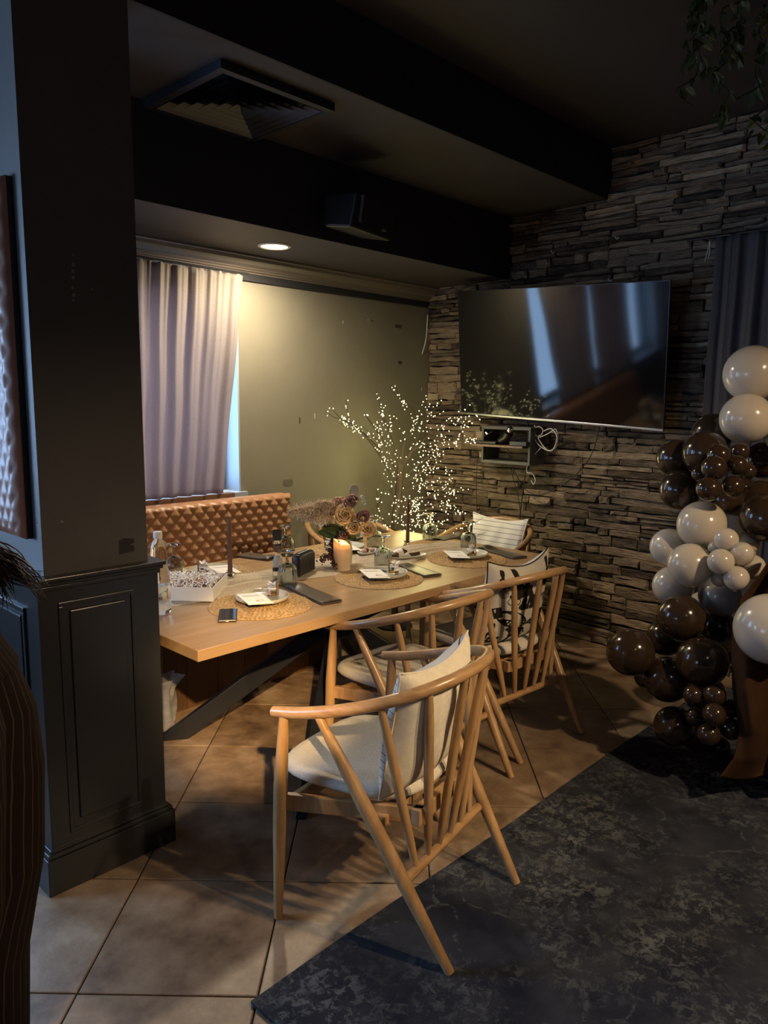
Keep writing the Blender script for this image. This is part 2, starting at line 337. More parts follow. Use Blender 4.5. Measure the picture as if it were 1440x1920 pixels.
# floor: grout bed with tiles laid diagonally
struct(MB().box((-4.6, -4.6, -0.10), (XR, YB+0.3, -0.006)).build('floor', m_grout))
floor = bpy.data.objects['floor']
TA = math.radians(43.2); t1 = Vector((math.cos(TA), math.sin(TA))); t2 = Vector((math.sin(TA), -math.cos(TA))); TS = 0.4985
org = Vector((1.483, 2.557)); rest = MB(); rtone = []; ntile = 0
def clip_tile(c, h):
    pts = [c + t1*a*h + t2*b*h for a, b in ((-1,-1),(1,-1),(1,1),(-1,1))]
    # clip to the room
    for nx, ny, d in ((1,0,XR-0.03),(0,1,YB),(-1,0,4.5),(0,-1,4.5)):
        out = []
        for i in range(len(pts)):
            p, q = pts[i], pts[(i+1) % len(pts)]; dp = nx*p.x+ny*p.y-d; dq = nx*q.x+ny*q.y-d
            if dp <= 0: out.append(p)
            if dp*dq < 0: out.append(p+(q-p)*(dp/(dp-dq)))
        pts = out
        if len(pts) < 3: return None
    return pts
for i in range(-16, 17):
    for j in range(-16, 17):
        c = org + t1*TS*(i+0.5) + t2*TS*(j+0.5); pts = clip_tile(c, TS/2-0.0028)
        if not pts: continue
        area = sum(pts[k].x*pts[(k+1)%len(pts)].y-pts[(k+1)%len(pts)].x*pts[k].y for k in range(len(pts)))
        if area < 0: pts = pts[::-1]
        if abs(area) < 0.004: continue
        n = len(pts); dz = random.uniform(-0.0008, 0.0004); tn = random.uniform(0.35, 0.62)
        cc = sum(pts, Vector((0,0)))/n
        vs = [(p.x, p.y, -0.006) for p in pts] + [(p.x, p.y, dz-0.0015) for p in pts] + [(p.x+(cc.x-p.x)*0.012, p.y+(cc.y-p.y)*0.012, dz) for p in pts]
        fs = [(k, (k+1)%n, n+(k+1)%n, n+k) for k in range(n)] + [(n+k, n+(k+1)%n, 2*n+(k+1)%n, 2*n+k) for k in range(n)] + [tuple(range(2*n, 3*n))]
        near = cc.x > -0.6 and cc.y > 0.3 and ntile < 150
        if near:
            MB().add(vs, fs).build('floor_tile', m_tile, floor, tone=tn); ntile += 1
        else:
            rest.add(vs, fs); rtone += [tn]*len(vs)
o = rest.build('outer_floor_tiles', m_tile, floor, tone=rtone); o['kind'] = 'stuff'

# walls
wb = MB(); WZ0, WZ1 = 1.045, 2.20; TH = 0.26
wb.box((-4.6, YB, -0.1), (XR+0.2, YB+TH, WZ0)); wb.box((-4.6, YB, WZ1), (XR+0.2, YB+TH, ZC+0.1))
for a, b in ((-4.6, -2.4), (-0.3, 0.35), (2.775, XR+0.2)): wb.box((a, YB, WZ0), (b, YB+TH, WZ1))
wall_back = struct(wb.build('wall_back', m_olive))
# scuffs, patches and a crack on the olive wall
m_scuff = mat('wall_scuff', (0.055, 0.048, 0.034), 0.8); m_chip = mat('paint_chip', (0.42, 0.38, 0.31), 0.8); m_greyp = mat('wall_smudge', (0.115, 0.106, 0.078), 0.7)
def patch(px, py, w_, h_, m, seed):
    p = on_y(px, py, YB); r = random.Random(seed); pts = []
    for k in range(12):
        a = 2*PI*k/12; ca, sa = math.cos(a), math.sin(a); q = 1/max(abs(ca), abs(sa))*r.uniform(0.8, 1.0)
        pts.append((p.x+ca*q*w_/2, YB-0.0015, p.z+sa*q*h_/2))
    b = MB(); b.add(pts + [(x, YB+0.003, z) for x, y, z in pts], [tuple(range(12))] + [(k, 12+k, 12+(k+1)%12, (k+1)%12) for k in range(12)]); return b.build('wall_mark', m, wall_back)
patch(747, 612, 0.085, 0.030, m_scuff, 1); patch(750, 680, 0.05, 0.028, m_scuff, 2); patch(643, 604, 0.012, 0.022, m_chip, 3)
patch(698, 602, 0.035, 0.012, m_scuff, 4); patch(590, 780, 0.010, 0.035, m_chip, 5); patch(562, 788, 0.012, 0.05, m_scuff, 6)
patch(540, 905, 0.10, 0.05, m_greyp, 7); patch(690, 600, 0.015, 0.008, m_chip, 8)
b = MB(); b.box((-4.8, -4.8, -0.1), (-4.6, 1.35, ZC+0.1)); b.box((-4.8, 3.35, -0.1), (-4.6, YB+0.3, ZC+0.1)); b.box((-4.8, 1.35, -0.1), (-4.6, 3.35, 0.9)); b.box((-4.8, 1.35, 2.2), (-4.6, 3.35, ZC+0.1))
struct(b.build('wall_left', m_char))
w3 = bpy.data.objects.new('window_3', None); C.objects.link(w3); w3.location = (-4.65, 1.35, 0.9); w3['kind'] = 'structure'  # unseen left window, added so cool light reaches the column's side
for a_, b_ in (((-.03,0,0),(.03,2.0,.05)), ((-.03,0,1.25),(.03,2.0,1.3)), ((-.03,0,.05),(.03,.05,1.25)), ((-.03,1.95,.05),(.03,2.0,1.25)), ((-.03,.975,.05),(.03,1.025,1.25))): MB().box(a_, b_).build('window_frame', m_frame, w3)
for y_ in (.05, 1.025): MB().box((-.004, y_, .05), (.004, y_+.925, 1.25)).build('pane', m_pane, w3)
struct(MB().box((-4.8, -4.8, -0.1), (XR+0.2, -4.6, ZC+0.1)).build('wall_front', m_char))
wall_right = struct(MB().box((XR, -4.6, -0.1), (XR+0.2, YB+0.2, ZC+0.1)).build('wall_right', m_mortar))
# ceiling and its two stepped soffits
struct(MB().box((-4.6, -4.6, ZC), (XR+0.2, YB+0.2, ZC+0.12)).build('ceiling', m_ceil))
Y1, Z1, Y2, Z2 = 2.43, 2.90, 3.165, 2.486
struct(MB().box((-4.6, Y1, Z1), (XR-0.01, YB, ZC)).build('ceiling_soffit', m_ceil))
struct(MB().box((-4.6, Y2, Z2), (XR-0.01, YB, Z1)).build('ceiling_bulkhead', m_ceil))
struct(MB().box((-4.6, Y1-0.012, Z1-0.004), (XR-0.012, Y1-0.0005, ZC)).build('trim_1', m_black_ceil))
struct(MB().box((-4.6, Y2-0.012, Z2-0.004), (XR-0.012, Y2-0.0005, Z1-0.0005)).build('trim_2', m_black_ceil))
# crown moulding along the olive wall and the black strip under it
prof = [(3.800, 2.486), (3.800, 2.474), (3.812, 2.470), (3.820, 2.452), (3.838, 2.432), (3.862, 2.420), (3.866, 2.412), (3.874, 2.410), (3.878, 2.400), (3.890, 2.397), (3.892, 2.388), (3.908, 2.386)]
mb = MB(); n = len(prof)
mb.add([(-4.6, y, z) for y, z in prof] + [(XR-0.04, y, z) for y, z in prof], [(i, i+1, n+i+1, n+i) for i in range(n-1)])
m_crown = mat('crown_paint', (0.115, 0.098, 0.082), 0.4)
struct(mb.build('trim_3', m_crown))
struct(MB().box((-4.6, 3.893, 2.345), (XR-0.05, 3.9095, 2.386)).build('trim_4', m_black_ceil))
# windows: frame, panes, sill, jambs
def window(n, x0, x1, nm):
    root = bpy.data.objects.new('window_%d' % n, None); C.objects.link(root); root.location = (x0, YB+0.2, WZ0); root['kind'] = 'structure'
    L0 = root.location; b = MB(); y0, y1 = YB+0.15, YB+0.20
    b.box((x0, y0, WZ0), (x1, y1, WZ0+0.05)); b.box((x0, y0, WZ1-0.05), (x1, y1, WZ1))
    w_ = (x1-x0)/nm
    for k in range(nm+1):
        c = x0+w_*k; c0 = max(x0, c-0.03); c1 = min(x1, c+0.03)
        if k == 0: c1 = x0+0.05
        if k == nm: c0 = x1-0.05
        b.box((c0, y0, WZ0+0.05), (c1, y1, WZ1-0.05))
    b.build('window_frame', m_frame, root, loc=L0).location = (0, 0, 0)
    for k in range(nm):
        p = MB().box((x0+w_*k+0.03, YB+0.172, WZ0+0.05), (x0+w_*(k+1)-0.03, YB+0.178, WZ1-0.05)).build('pane', m_pane, root, loc=L0); p.location = (0,0,0)
    j = MB(); j.box((x0, YB+0.001, WZ0), (x0+0.012, y0, WZ1)); j.box((x1-0.012, YB+0.001, WZ0), (x1, y0, WZ1)); j.box((x0, YB+0.001, WZ1-0.012), (x1, y0, WZ1))
    j.build('jamb', m_jamb, root, loc=L0).location = (0,0,0)
    s_ = MB().box((x0-0.03, YB-0.035, WZ0-0.028), (x1+0.03, y0, WZ0+0.004)).build('window_sill', m_jamb, root, loc=L0); s_.location = (0,0,0)
window(1, 0.35, 2.775, 3)
window(2, -2.4, -0.3, 3)

# ---------------------------------------------------------------- ledge stones on the right wall
def stone(y0, y1, z0, z1, d, r, x=XR):
    npl = 3 if (y1-y0) > 0.12 else 2; h = z1-z0; j = min(0.006, h*0.16)
    out = []
    for k in range(npl+1): out.append((y0+(y1-y0)*k/npl, z0))
    for k in range(npl+1): out.append((y1-(y1-y0)*k/npl, z1))
    ph = r.uniform(0, 9)
    out = [(y+r.uniform(-j, j), z+r.uniform(-j, j)*1.0+0.004*math.sin(y*9+ph)) for y, z in out]
    n = len(out); cy = (y0+y1)/2; cz = (z0+z1)/2
    vs = [(x+0.002, y, z) for y, z in out]
    vs += [(x-d*r.uniform(0.72, 0.9), y, z) for y, z in out]
    vs += [(x-d*r.uniform(0.85, 1.22), cy+(y-cy)*(1-0.012/(y1-y0)*2), cz+(z-cz)*r.uniform(0.62, 0.78)) for y, z in out]
    fs = []
    for a in (0, n): fs += [(a+k, a+n+k, a+n+(k+1)%n, a+(k+1)%n) for k in range(n)]
    fs.append(tuple(2*n+k for k in range(n))[::-1])
    return vs, fs
rs = random.Random(11); stones = []
def clusters():
    z = 0.0
    while z < ZC-0.005:
        H0 = rs.uniform(0.085, 0.15); z1 = min(ZC, z+H0)
        if ZC-z1 < 0.05: z1 = ZC
        y = 0.75+rs.uniform(-0.2, 0)
        while y < YB-0.01:
            y1 = y+rs.uniform(0.30, 0.85)
            if YB-y1 < 0.2: y1 = YB-0.004
            nl = rs.choice([2, 2, 3, 3, 3, 4]); cuts = sorted(rs.uniform(0.7, 1.3) for _ in range(nl)); rs.shuffle(cuts); S = sum(cuts); zz = z
            for c in cuts:
                zt = zz+(z1-z)*c/S; yy = y
                while yy < y1-0.02:
                    ye = yy+rs.choice([rs.uniform(0.07, 0.18), rs.uniform(0.18, 0.42), rs.uniform(0.2, 0.5)])
                    if y1-ye < 0.06: ye = y1
                    stones.append((yy+0.0025, ye-0.0025, zz+0.0018, zt-0.0018, rs.uniform(0.018, 0.055)))
                    yy = ye
                zz = zt
            y = y1
        z = z1
clusters()
def hidden(y, z):
    if y > Y2 and z > Z2: return True
    if y > Y1 and z > Z1: return True
    return False
stones = [s for s in stones if not hidden(min(s[0], s[1])+0.001, s[2])]
def px_area(s):
    y0, y1, z0, z1, d = s; cy = (y0+y1)/2; cz = (z0+z1)/2
    v = Vector((XR, cy, cz))-EYE; dep = v.dot(CX); a = (y1-y0)*(z1-z0)*F*F/dep**2*abs(v.x)/v.length
    px = 720+F*v.dot(AX)/dep
    if px > 1450: a = 0
    if 1.95 < cy < 3.4 and 1.42 < cz < 2.38: a = 0            # behind the television
    if cy < 1.65 and cz < 2.45: a = 0                          # behind curtain and balloons
    return a
stones.sort(key=px_area, reverse=True)
restS = MB(); rt = []
for k, s in enumerate(stones):
    vs, fs = stone(*s, rs); tn = min(0.95, max(0.08, rs.gauss(0.46, 0.22)))
    if k < 300: MB().add(vs, fs).build('stone', m_stone, wall_right, tone=tn, smooth=False)
    else: restS.add(vs, fs); rt += [tn]*len(vs)
o = restS.build('small_stones', m_stone, wall_right, tone=rt); o['kind'] = 'stuff'

# ---------------------------------------------------------------- column with wainscot
cx0, cx1, cy0, cy1 = 0.925, 1.283, 2.37, 2.74
col = struct(MB().box((cx0, cy0, 1.0), (cx1, cy1, ZC)).build('column', m_char))
b = MB(); b.box((0.893, 2.348, 0.0), (1.308, 2.765, 1.03)); b.build('wainscot', m_panel, col, bevel=0.003)
b = MB(); b.box((0.872, 2.326, 1.047), (1.330, 2.785, 1.062)); b.box((0.880, 2.334, 1.034), (1.322, 2.778, 1.047)); b.box((0.887, 2.341, 1.018), (1.314, 2.772, 1.034)); b.build('chair_rail', m_panel, col, bevel=0.003)
b = MB(); b.box((0.868, 2.325, 0.0), (1.332, 2.785, 0.125)); b.box((0.874, 2.331, 0.125), (1.326, 2.779, 0.14)); b.box((0.884, 2.340, 0.14), (1.317, 2.773, 0.150)); b.build('plinth', m_panel, col, bevel=0.003)
def ring(x0, x1, z0, z1, y, w_, d, axis='y'):
    b = MB()
    for a, c in (((x0, z0), (x1, z0+w_)), ((x0, z1-w_), (x1, z1)), ((x0, z0+w_), (x0+w_, z1-w_)), ((x1-w_, z0+w_), (x1, z1-w_))):
        if axis == 'y': b.box((a[0], y-d, a[1]), (c[0], y, c[1]))
        else: b.box((y-d, a[0], a[1]), (y, c[0], c[1]))
    return b
ring(0.955, 1.215, 0.185, 0.975, 2.349, 0.014, 0.006).build('panel_moulding', m_panel, col, bevel=0.002)
MB().box((0.990, 2.340, 0.225), (1.180, 2.349, 0.945)).build('raised_panel', m_panel, col, bevel=0.004)
ring(2.45, 2.70, 0.22, 0.95, 0.894, 0.016, 0.010, 'x').build('panel_moulding', m_panel, col, bevel=0.002)
MB().box((0.884, 2.48, 0.25), (0.894, 2.67, 0.92)).build('raised_panel', m_panel, col, bevel=0.004)
m_hole = mat('bare_plaster', (0.30, 0.28, 0.26), 0.9)
for (px, py, s_) in ((137,478,.7),(137,496,1),(137,508,1.1),(137,520,1),(136,540,.9),(138,553,1),(138,563,.8),(173,543,.6),(116,978,.9),(70,980,.5)):
    p = on_y(px, py, cy0); bb = MB(); pts = []
    for k in range(8):
        a = 2*PI*k/8; rr = 0.0055*s_*random.uniform(0.6, 1.1); pts.append((p.x+math.cos(a)*rr, cy0-0.001, p.z+math.sin(a)*rr))
    bb.add(pts+[(x, cy0+0.002, z) for x, y, z in pts], [tuple(range(8))]+[(k, 8+k, 8+(k+1)%8, (k+1)%8) for k in range(8)]); bb.build('plaster_chip', m_hole, col)
p = on_y(238, 1022, cy0); bb = MB(); q = [(-.03,-.028),(.028,-.024),(.026,-.005),(.010,0),(.027,.006),(.026,.02),(-.01,.026),(-.028,.018)]
bb.add([(p.x+a, cy0-0.001, p.z+c) for a, c in q]+[(p.x+a, cy0+0.002, p.z+c) for a, c in q], [tuple(range(8))]+[(k, 8+k, 8+(k+1)%8, (k+1)%8) for k in range(8)]); bb.build('dark_smudge', m_black_ceil, col)

# ================================================================ quilted leather
def quilt(s, t, w_, h_, amp):
    a = (s/w_+t/h_); b = (s/w_-t/h_)
    ta = abs((a % 1)-0.5)*2; tb = abs((b % 1)-0.5)*2      # 1 at the seams
    q = min(1-ta, 1-tb); return amp*(0.75*q+0.25*(q**0.35 if q > 0 else 0))
# bench
bench = thing('banquette_bench', 'tan diamond-quilted leather banquette bench along the olive wall behind the table', 'bench', (2.2, 3.55, 0))
BL = Vector((2.2, 3.55, 0)); bx0, bx1 = 1.34, 3.0
def q_back(u, v):
    s = bx0+(bx1-bx0)*u; z = 0.44+0.60*v
    ed = min(1, min(u*(bx1-bx0), (1-u)*(bx1-bx0), (1-v)*0.60)/0.025)
    return (s, 3.705-0.030*ed**0.5-quilt(s, z, 0.076, 0.082, 0.020)*ed, z)
g = MB().grid(q_back, 250, 96)
ob = g.build('backrest', m_leather, bench, smooth='all', loc=BL); ob.location = (0,0,0)
o = MB().box((bx0, 3.700, 0.40), (bx1, 3.80, 1.035)).build('back_board', m_leather, bench, loc=BL, bevel=0.012); o.location = (0,0,0)
o = MB().box((bx0, 3.33, 0.38), (bx1, 3.70, 0.46)).build('seat_cushion', m_leather, bench, loc=BL, bevel=0.02); o.location = (0,0,0)
x = bx0; r = random.Random(3)
while x < bx1-0.01:
    x2 = min(bx1, x+r.uniform(0.11, 0.19)); 
    if bx1-x2 < 0.05: x2 = bx1
    o = MB().box((x+0.0015, 3.345, 0.0), (x2-0.0015, 3.365, 0.378)).build('plank', m_dkwood, bench, loc=BL, tone=r.uniform(0.15, 0.7)); o.location = (0,0,0); x = x2
o = MB().box((bx0, 3.368, 0.0), (bx1-0.002, 3.78, 0.378)).build('base', m_dkwood, bench, loc=BL, tone=0.3); o.location = (0,0,0)
tag(MB().box((bx0, 3.81, 0.99), (2.66, 3.872, 1.060)).build('window_ledge_board', m_ledge, bevel=0.003), 'narrow brown wooden board on the sill edge behind the banquette', 'board')
# leather pad on the column's left face
pad = thing('leather_wall_pad', 'tall brown quilted leather pad hung on the left face of the column', 'wall pad', (0.9, 2.63, 1.17))
PL = Vector((0.9, 2.63, 1.17))
def q_pad(u, v):
    y = 2.735-0.305*u; z = 1.175+1.10*v
    ed = max(0.0, min(1, min(u*0.305, (1-u)*0.305, v*1.1, (1-v)*1.1)/0.03))
    return (0.905-0.028*ed**0.5-quilt(y, z, 0.052, 0.088, 0.008)*ed, y, z)
o = MB().grid(q_pad, 70, 150).build('quilted_face', mat('brown_leather', (0.20, 0.085, 0.05), 0.4, (0.24, 0.10, 0.06), 14, bump=0.1, bscale=300, dist=0.002), pad, smooth='all', loc=PL); o.location = (0,0,0)
o = MB().box((0.903, 2.432, 1.177), (0.924, 2.733, 2.273)).build('back_board', m_black, pad, loc=PL); o.location = (0,0,0)

# ================================================================ ceiling fittings
dl = thing('recessed_downlight', 'glowing round recessed downlight in the low ceiling above the banquette', 'ceiling light', (2.74, 3.50, Z2))
MB().lathe([(0.093, 0.0), (0.093, -0.006), (0.080, -0.010), (0.074, -0.006), (0.074, 0.0)], 40).build('ring', m_trimring, dl, smooth=True)
MB().lathe([(1e-6, -0.0035), (0.0738, -0.0035), (0.0738, -0.0005)], 40).build('diffuser', m_lampd, dl)
for i, (x, y) in enumerate(ROOM_LAMPS):
    where = ['over the rug near the camera, right side', 'over the rug near the camera, left side', 'in the far corner of the room behind the camera', 'on the left side of the room', 'in the rear left of the room'][i]
    d2 = thing('recessed_downlight', 'round recessed downlight in the high ceiling ' + where.replace('in the far corner of the room', 'far'), 'ceiling light', (x, y, ZC))
    MB().lathe([(0.093, 0.0), (0.093, -0.006), (0.080, -0.010), (0.074, -0.006), (0.074, 0.0)], 24).build('ring', m_trimring, d2, smooth=True)
    MB().lathe([(1e-6, -0.0035), (0.0738, -0.0035), (0.0738, -0.0005)], 24).build('diffuser', m_lampd, d2)
for A_, T_, lb in ((SPOT_AT, SPOT_TO, 'added unseen black cylindrical spotlight under the ceiling behind the camera, to the right'), (SPOT2_AT, SPOT2_TO, 'added unseen black cylindrical spotlight under the ceiling behind the camera, to the left')):
    ts = thing('added_spotlight', lb, 'spotlight', (A_.x, A_.y, ZC))  # invented fixture that houses an added spot
    sd_ = (T_-A_).normalized(); hd = Vector((0, 0, A_.z-ZC))
    MB().tube([hd-sd_*0.12, hd-sd_*0.02], 0.045, 16).build('lamp_body', m_black, ts, smooth=True); MB().tube([(0,0,0), hd-sd_*0.08], 0.010, 8).build('stem', m_black, ts)
    MB().tube([hd-sd_*0.021, hd-sd_*0.018], 0.040, 16).build('diffuser', m_lampd, ts)
# air diffuser: square frame with stepped louvres
vent = thing('ceiling_air_diffuser', 'square black stepped-louvre air vent in the ceiling strip left of centre', 'air vent', (2.055, 2.858, Z1))
b = MB(); s0 = 0.292
def sqring(b, a0, z0, a1, z1):
    vs = [(sx*a0, sy*a0, z0) for sx, sy in ((-1,-1),(1,-1),(1,1),(-1,1))] + [(sx*a1, sy*a1, z1) for sx, sy in ((-1,-1),(1,-1),(1,1),(-1,1))]
    b.add(vs, [(k, 4+k, 4+(k+1)%4, (k+1)%4) for k in range(4)])
m_vent = mat('vent_black', (0.016, 0.019, 0.028), 0.45)
m_louv = mat('vent_louvre', (0.030, 0.032, 0.036), 0.4)
sqring(b, s0, -0.001, s0, -0.034); sqring(b, s0, -0.034, s0-0.032, -0.036); sqring(b, s0-0.032, -0.036, s0-0.034, -0.004); b.build('frame', m_vent, vent)
for k in range(6):
    a = s0-0.040-k*0.042; b = MB(); sqring(b, a, -0.034, a-0.040, -0.007); sqring(b, a-0.040, -0.007, a-0.038, -0.005); sqring(b, a-0.038, -0.005, a+0.002, -0.036); sqring(b, a+0.002, -0.036, a, -0.034); b.build('louvre', m_louv, vent)
MB().box((-0.25, -0.25, -0.003), (0.25, 0.25, -0.0005)).build('backing', m_black_ceil, vent)
# wall speaker under the bulkhead
spk = thing('wall_speaker', 'black wedge-shaped speaker mounted on the dark bulkhead above the downlight', 'speaker', (2.93, 3.02, 2.50), math.radians(12))
b = MB(); b.add([(-.20,-.09,.0),(.20,-.09,.0),(.17,.10,.03),(-.17,.10,.03),(-.20,-.13,.17),(.20,-.13,.17),(.17,.10,.19),(-.17,.10,.19)], [(0,3,2,1),(4,5,6,7),(0,1,5,4),(1,2,6,5),(2,3,7,6),(3,0,4,7)])
b.build('cabinet', m_black, spk, bevel=0.012)
MB().bar((-.17,-.125,.015+.01), (-.17,-.145,.155), 0.012, 0.008).build('side_trim', m_steel, spk)
MB().box((.06,-.118,.03), (.10,-.108,.042)).build('badge', m_silver, spk)
MB().box((-.03,.09,.05), (.03,.155,.13)).build('bracket', m_black, spk)

# ================================================================ curtains
def curtain(name, x0, x1, xb1, y, z0, z1, folds, amp, m, label, seed, axis='x', xb0=None, group=None):
    r = random.Random(seed); ph = [r.uniform(0, 6) for _ in range(4)]; xb0 = x0 if xb0 is None else xb0
    def fn(u, v):
        z = z0+(z1-z0)*v; k = 1-v
        s = (x0+(x1-x0)*u)*v + (xb0+(xb1-xb0)*u)*k
        wv = math.sin(2*PI*folds*u+ph[0]+0.5*math.sin(5*u+ph[1]))*amp*(0.55+0.45*k) + math.sin(2*PI*folds*2.3*u+ph[2]+k)*amp*0.28*(1-0.4*k) + math.sin(2*PI*folds*5*u+ph[3])*amp*0.10*v**4
        wv += 0.004*math.sin(9*z+7*u)
        if axis == 'x': return (s, y+wv, z-0.004*math.cos(2*PI*folds*u*2)*v)
        return (y+wv, s, z-0.004*math.cos(2*PI*folds*u*2)*v)
    lo = Vector((x0, y, z0)) if axis == 'x' else Vector((y, x0, z0))
    o = MB().grid(fn, 200, 40).build(name, m, smooth='all', loc=lo); sd = o.modifiers.new('t', 'SOLIDIFY'); sd.thickness = 0.0015
    return tag(o, label, 'curtain', group)
curtain('window_curtain', 1.92, 2.755, 2.585, 3.822, 1.062, 2.36, 6.5, 0.020, m_curtain, 'beige linen curtain with its right edge pulled askew beside the lit wall', 5)
curtain('window_curtain', 1.16, 1.90, 1.90, 3.822, 1.062, 2.36, 5, 0.020, m_curtain, 'beige linen curtain hidden behind the column', 6)
curtain('window_curtain', -0.25, 0.45, 0.42, 3.822, 0.3, 2.36, 7, 0.024, m_curtain, 'long beige linen curtain left of the column, out of view', 8)
curtain('window_curtain', -2.5, -1.5, -1.5, 3.822, 0.3, 2.36, 7, 0.024, m_curtain, 'long beige linen curtain at the far left window', 9)
tag(MB().tube([(1.1, 3.822, 2.372), (2.79, 3.822, 2.372)], 0.008, 8).build('curtain_rod', m_black), 'thin black curtain rod above the beige curtain', 'curtain rod')
curtain('wall_curtain', 0.62, 1.695, 1.715, 4.46, 0.25, 2.555, 9, 0.026, m_curtain_dk, 'dark grey gathered curtain on the stone wall behind the balloons', 10, axis='y')
rod = thing('curtain_rod', 'black curtain rod on the stone wall above the dark curtain', 'curtain rod', (4.46, 1.2, 2.56))
MB().tube([(0,-0.6,0),(0,0.66,0)], 0.009, 8).build('rod', m_black, rod)
MB().tube([(0,0.58,0),(0.09,0.58,0)], 0.006, 6).build('bracket', m_black, rod)
MB().tube([(-.004,0.53,-0.02),(-.006,0.527,-0.07),(-.004,0.532,-0.12)], 0.002, 5).tube([(-.004,0.53,-0.02),(-.002,0.54,-0.07),(-.004,0.55,-0.13)], 0.002, 5).build('tie_string', m_cable, rod)

# ================================================================ television
tvr = thing('television', 'large wall-mounted flat television tilted forward on the stone wall', 'television', (4.375, 2.673, 1.932))
yaw, pit, rol = -0.013, 0.149, -0.051
rv = Vector((0,-1,0)); uv = Vector((0,0,1)); nv = Vector((-1,0,0))
Rz = Matrix.Rotation(yaw, 3, 'Z'); rv, uv, nv = Rz@rv, Rz@uv, Rz@nv
Rp = Matrix.Rotation(pit, 3, rv); uv, nv = Rp@uv, Rp@nv
Rr = Matrix.Rotation(rol, 3, nv); rv, uv = Rr@rv, Rr@uv
mw = Matrix.Identity(4)
for i in range(3): mw[i][0] = rv[i]; mw[i][1] = -nv[i]; mw[i][2] = uv[i]; mw[i][3] = (4.375, 2.673, 1.932)[i]
tvr.rotation_euler = mw.to_euler()
W2, H2 = 0.775, 0.436
MB().box((-W2+0.006, -0.0015, -H2+0.014), (W2-0.006, 0.004, H2-0.006)).build('screen', m_tv, tvr)
MB().box((-W2, 0.0005, -H2), (W2, 0.016, H2)).build('bezel', m_tvb, tvr, bevel=0.002)
MB().box((-W2, -0.004, -H2-0.004), (W2, 0.018, -H2+0.010)).build('bottom_trim', m_silver, tvr, bevel=0.002)
MB().box((-0.60, 0.016, -0.36), (0.60, 0.045, 0.20)).build('rear_housing', m_tvb, tvr, bevel=0.008)
MB().box((W2-0.06, -0.002, -H2-0.010), (W2-0.045, 0.012, -H2-0.003)).build('foot_stub', m_black, tvr)
for bx_ in (-0.25, 0.21): MB().box((bx_, 0.045, -0.15), (bx_+0.04, 0.165, 0.15)).build('wall_bracket', m_black, tvr)
# ---------------------------------------------------------------- shelf under the television, with cables
sh = thing('media_shelf', 'small grey wooden frame shelf on the stone wall under the television', 'shelf', (4.47, 3.015, 1.195))
ya, yb = -0.205, 0.205; zt = 0.262
MB().box((-0.10, ya, zt-0.022), (0.09, yb, zt)).box((-0.10, ya, 0), (0.09, yb, 0.022)).box((-0.10, yb-0.018, 0.022), (0.09, yb, zt-0.022)).box((-0.10, ya, 0.022), (0.09, ya+0.018, zt-0.022)).build('frame', m_grey, sh, bevel=0.002)
MB().box((-0.15, -0.175, 0.118), (0.05, 0.26, 0.134)).build('shelf_board', m_ledge, sh, bevel=0.002)
sx, sy, sz = 4.47, 3.015, 1.195+0.134
tag(MB().box((sx-0.13, sy+0.06, sz+0.0005), (sx+0.02, sy+0.25, sz+0.022)).build('media_box', m_black, loc=Vector((sx-0.05, sy+0.15, sz)), bevel=0.004), 'flat black media player at the left end of the small shelf', 'media player')
tag(MB().box((sx-0.14, sy-0.20, sz+0.0005), (sx-0.02, sy-0.06, sz+0.030)).build('set_top_box', m_black, loc=Vector((sx-0.08, sy-0.12, sz)), bevel=0.004), 'small black set-top box at the right end of the small shelf', 'set-top box')
sp_ = thing('spot_lamp', 'black swivel spot lamp with a chrome bulb lying on the small shelf', 'lamp', (sx-0.08, sy+0.01, sz))
MB().tube([(0,0.05,0.02),(0,0.0,0.05),(-.01,-.03,0.085)], [0.026,0.03,0.034], 14).build('lamp_body', m_black, sp_, smooth=True)
MB().sphere((-0.012,-0.045,0.105), 0.030, 14, 8).build('bulb', m_steel, sp_, smooth='all')
def crv(pts, n=8):
    pts = [Vector(p) for p in pts]; out = []; P = [pts[0]]+pts+[pts[-1]]
    for i in range(1, len(P)-2):
        for k in range(n):
            t = k/n; a, b_, c, d = P[i-1], P[i], P[i+1], P[i+2]
            out.append(0.5*((2*b_)+(-a+c)*t+(2*a-5*b_+4*c-d)*t*t+(-a+3*b_-3*c+d)*t**3))
    out.append(pts[-1]); return out
def cable(pxs, x, r, m, label, nm='cable'):
    pts = [on_x(p[0], p[1], x-(p[2] if len(p) > 2 else 0)) for p in pxs]
    return tag(MB().tube(crv(pts), r, 6).build(nm, m, smooth='all', loc=pts[-1]), label, 'cable')
cable([(1003,797),(1002,812),(1010,820),(1030,812),(1042,805),(1046,820),(1043,838),(1032,846),(1020,838),(1008,820),(1000,806),(1010,800),(1018,806),(1014,816),(1002,820),(1012,836),(1030,845,.01),(1040,838,.01),(1044,818,.01),(1034,804,.01),(1020,808,.01)], 4.43, 0.0042, m_cable, 'coil of white cable hanging under the television beside the shelf')
cable([(1014,840),(1000,855),(990,870),(988,885),(998,888),(1004,900),(1000,908),(996,900)], 4.43, 0.0038, m_cable, 'loose white cable end dangling below the grey shelf')
cable([(1124,800),(1110,850),(1080,890),(1040,918),(1010,928),(985,918),(968,890),(958,865),(952,842)], 4.46, 0.0035, m_black, 'black cable looping from the television round to the shelf', 'looped_cable')
cable([(988,790),(992,850),(985,890),(978,940),(974,985)], 4.45, 0.0038, m_black, 'black cable hanging straight down from the television behind the chair')
cable([(952,850),(960,890),(970,925),(976,960)], 4.465, 0.003, m_black, 'thin black cable slanting down from the shelf board')
cable([(896,845),(894,880),(893,930),(896,975)], 4.50, 0.003, m_black, 'thin black cable hanging down left of the grey shelf')
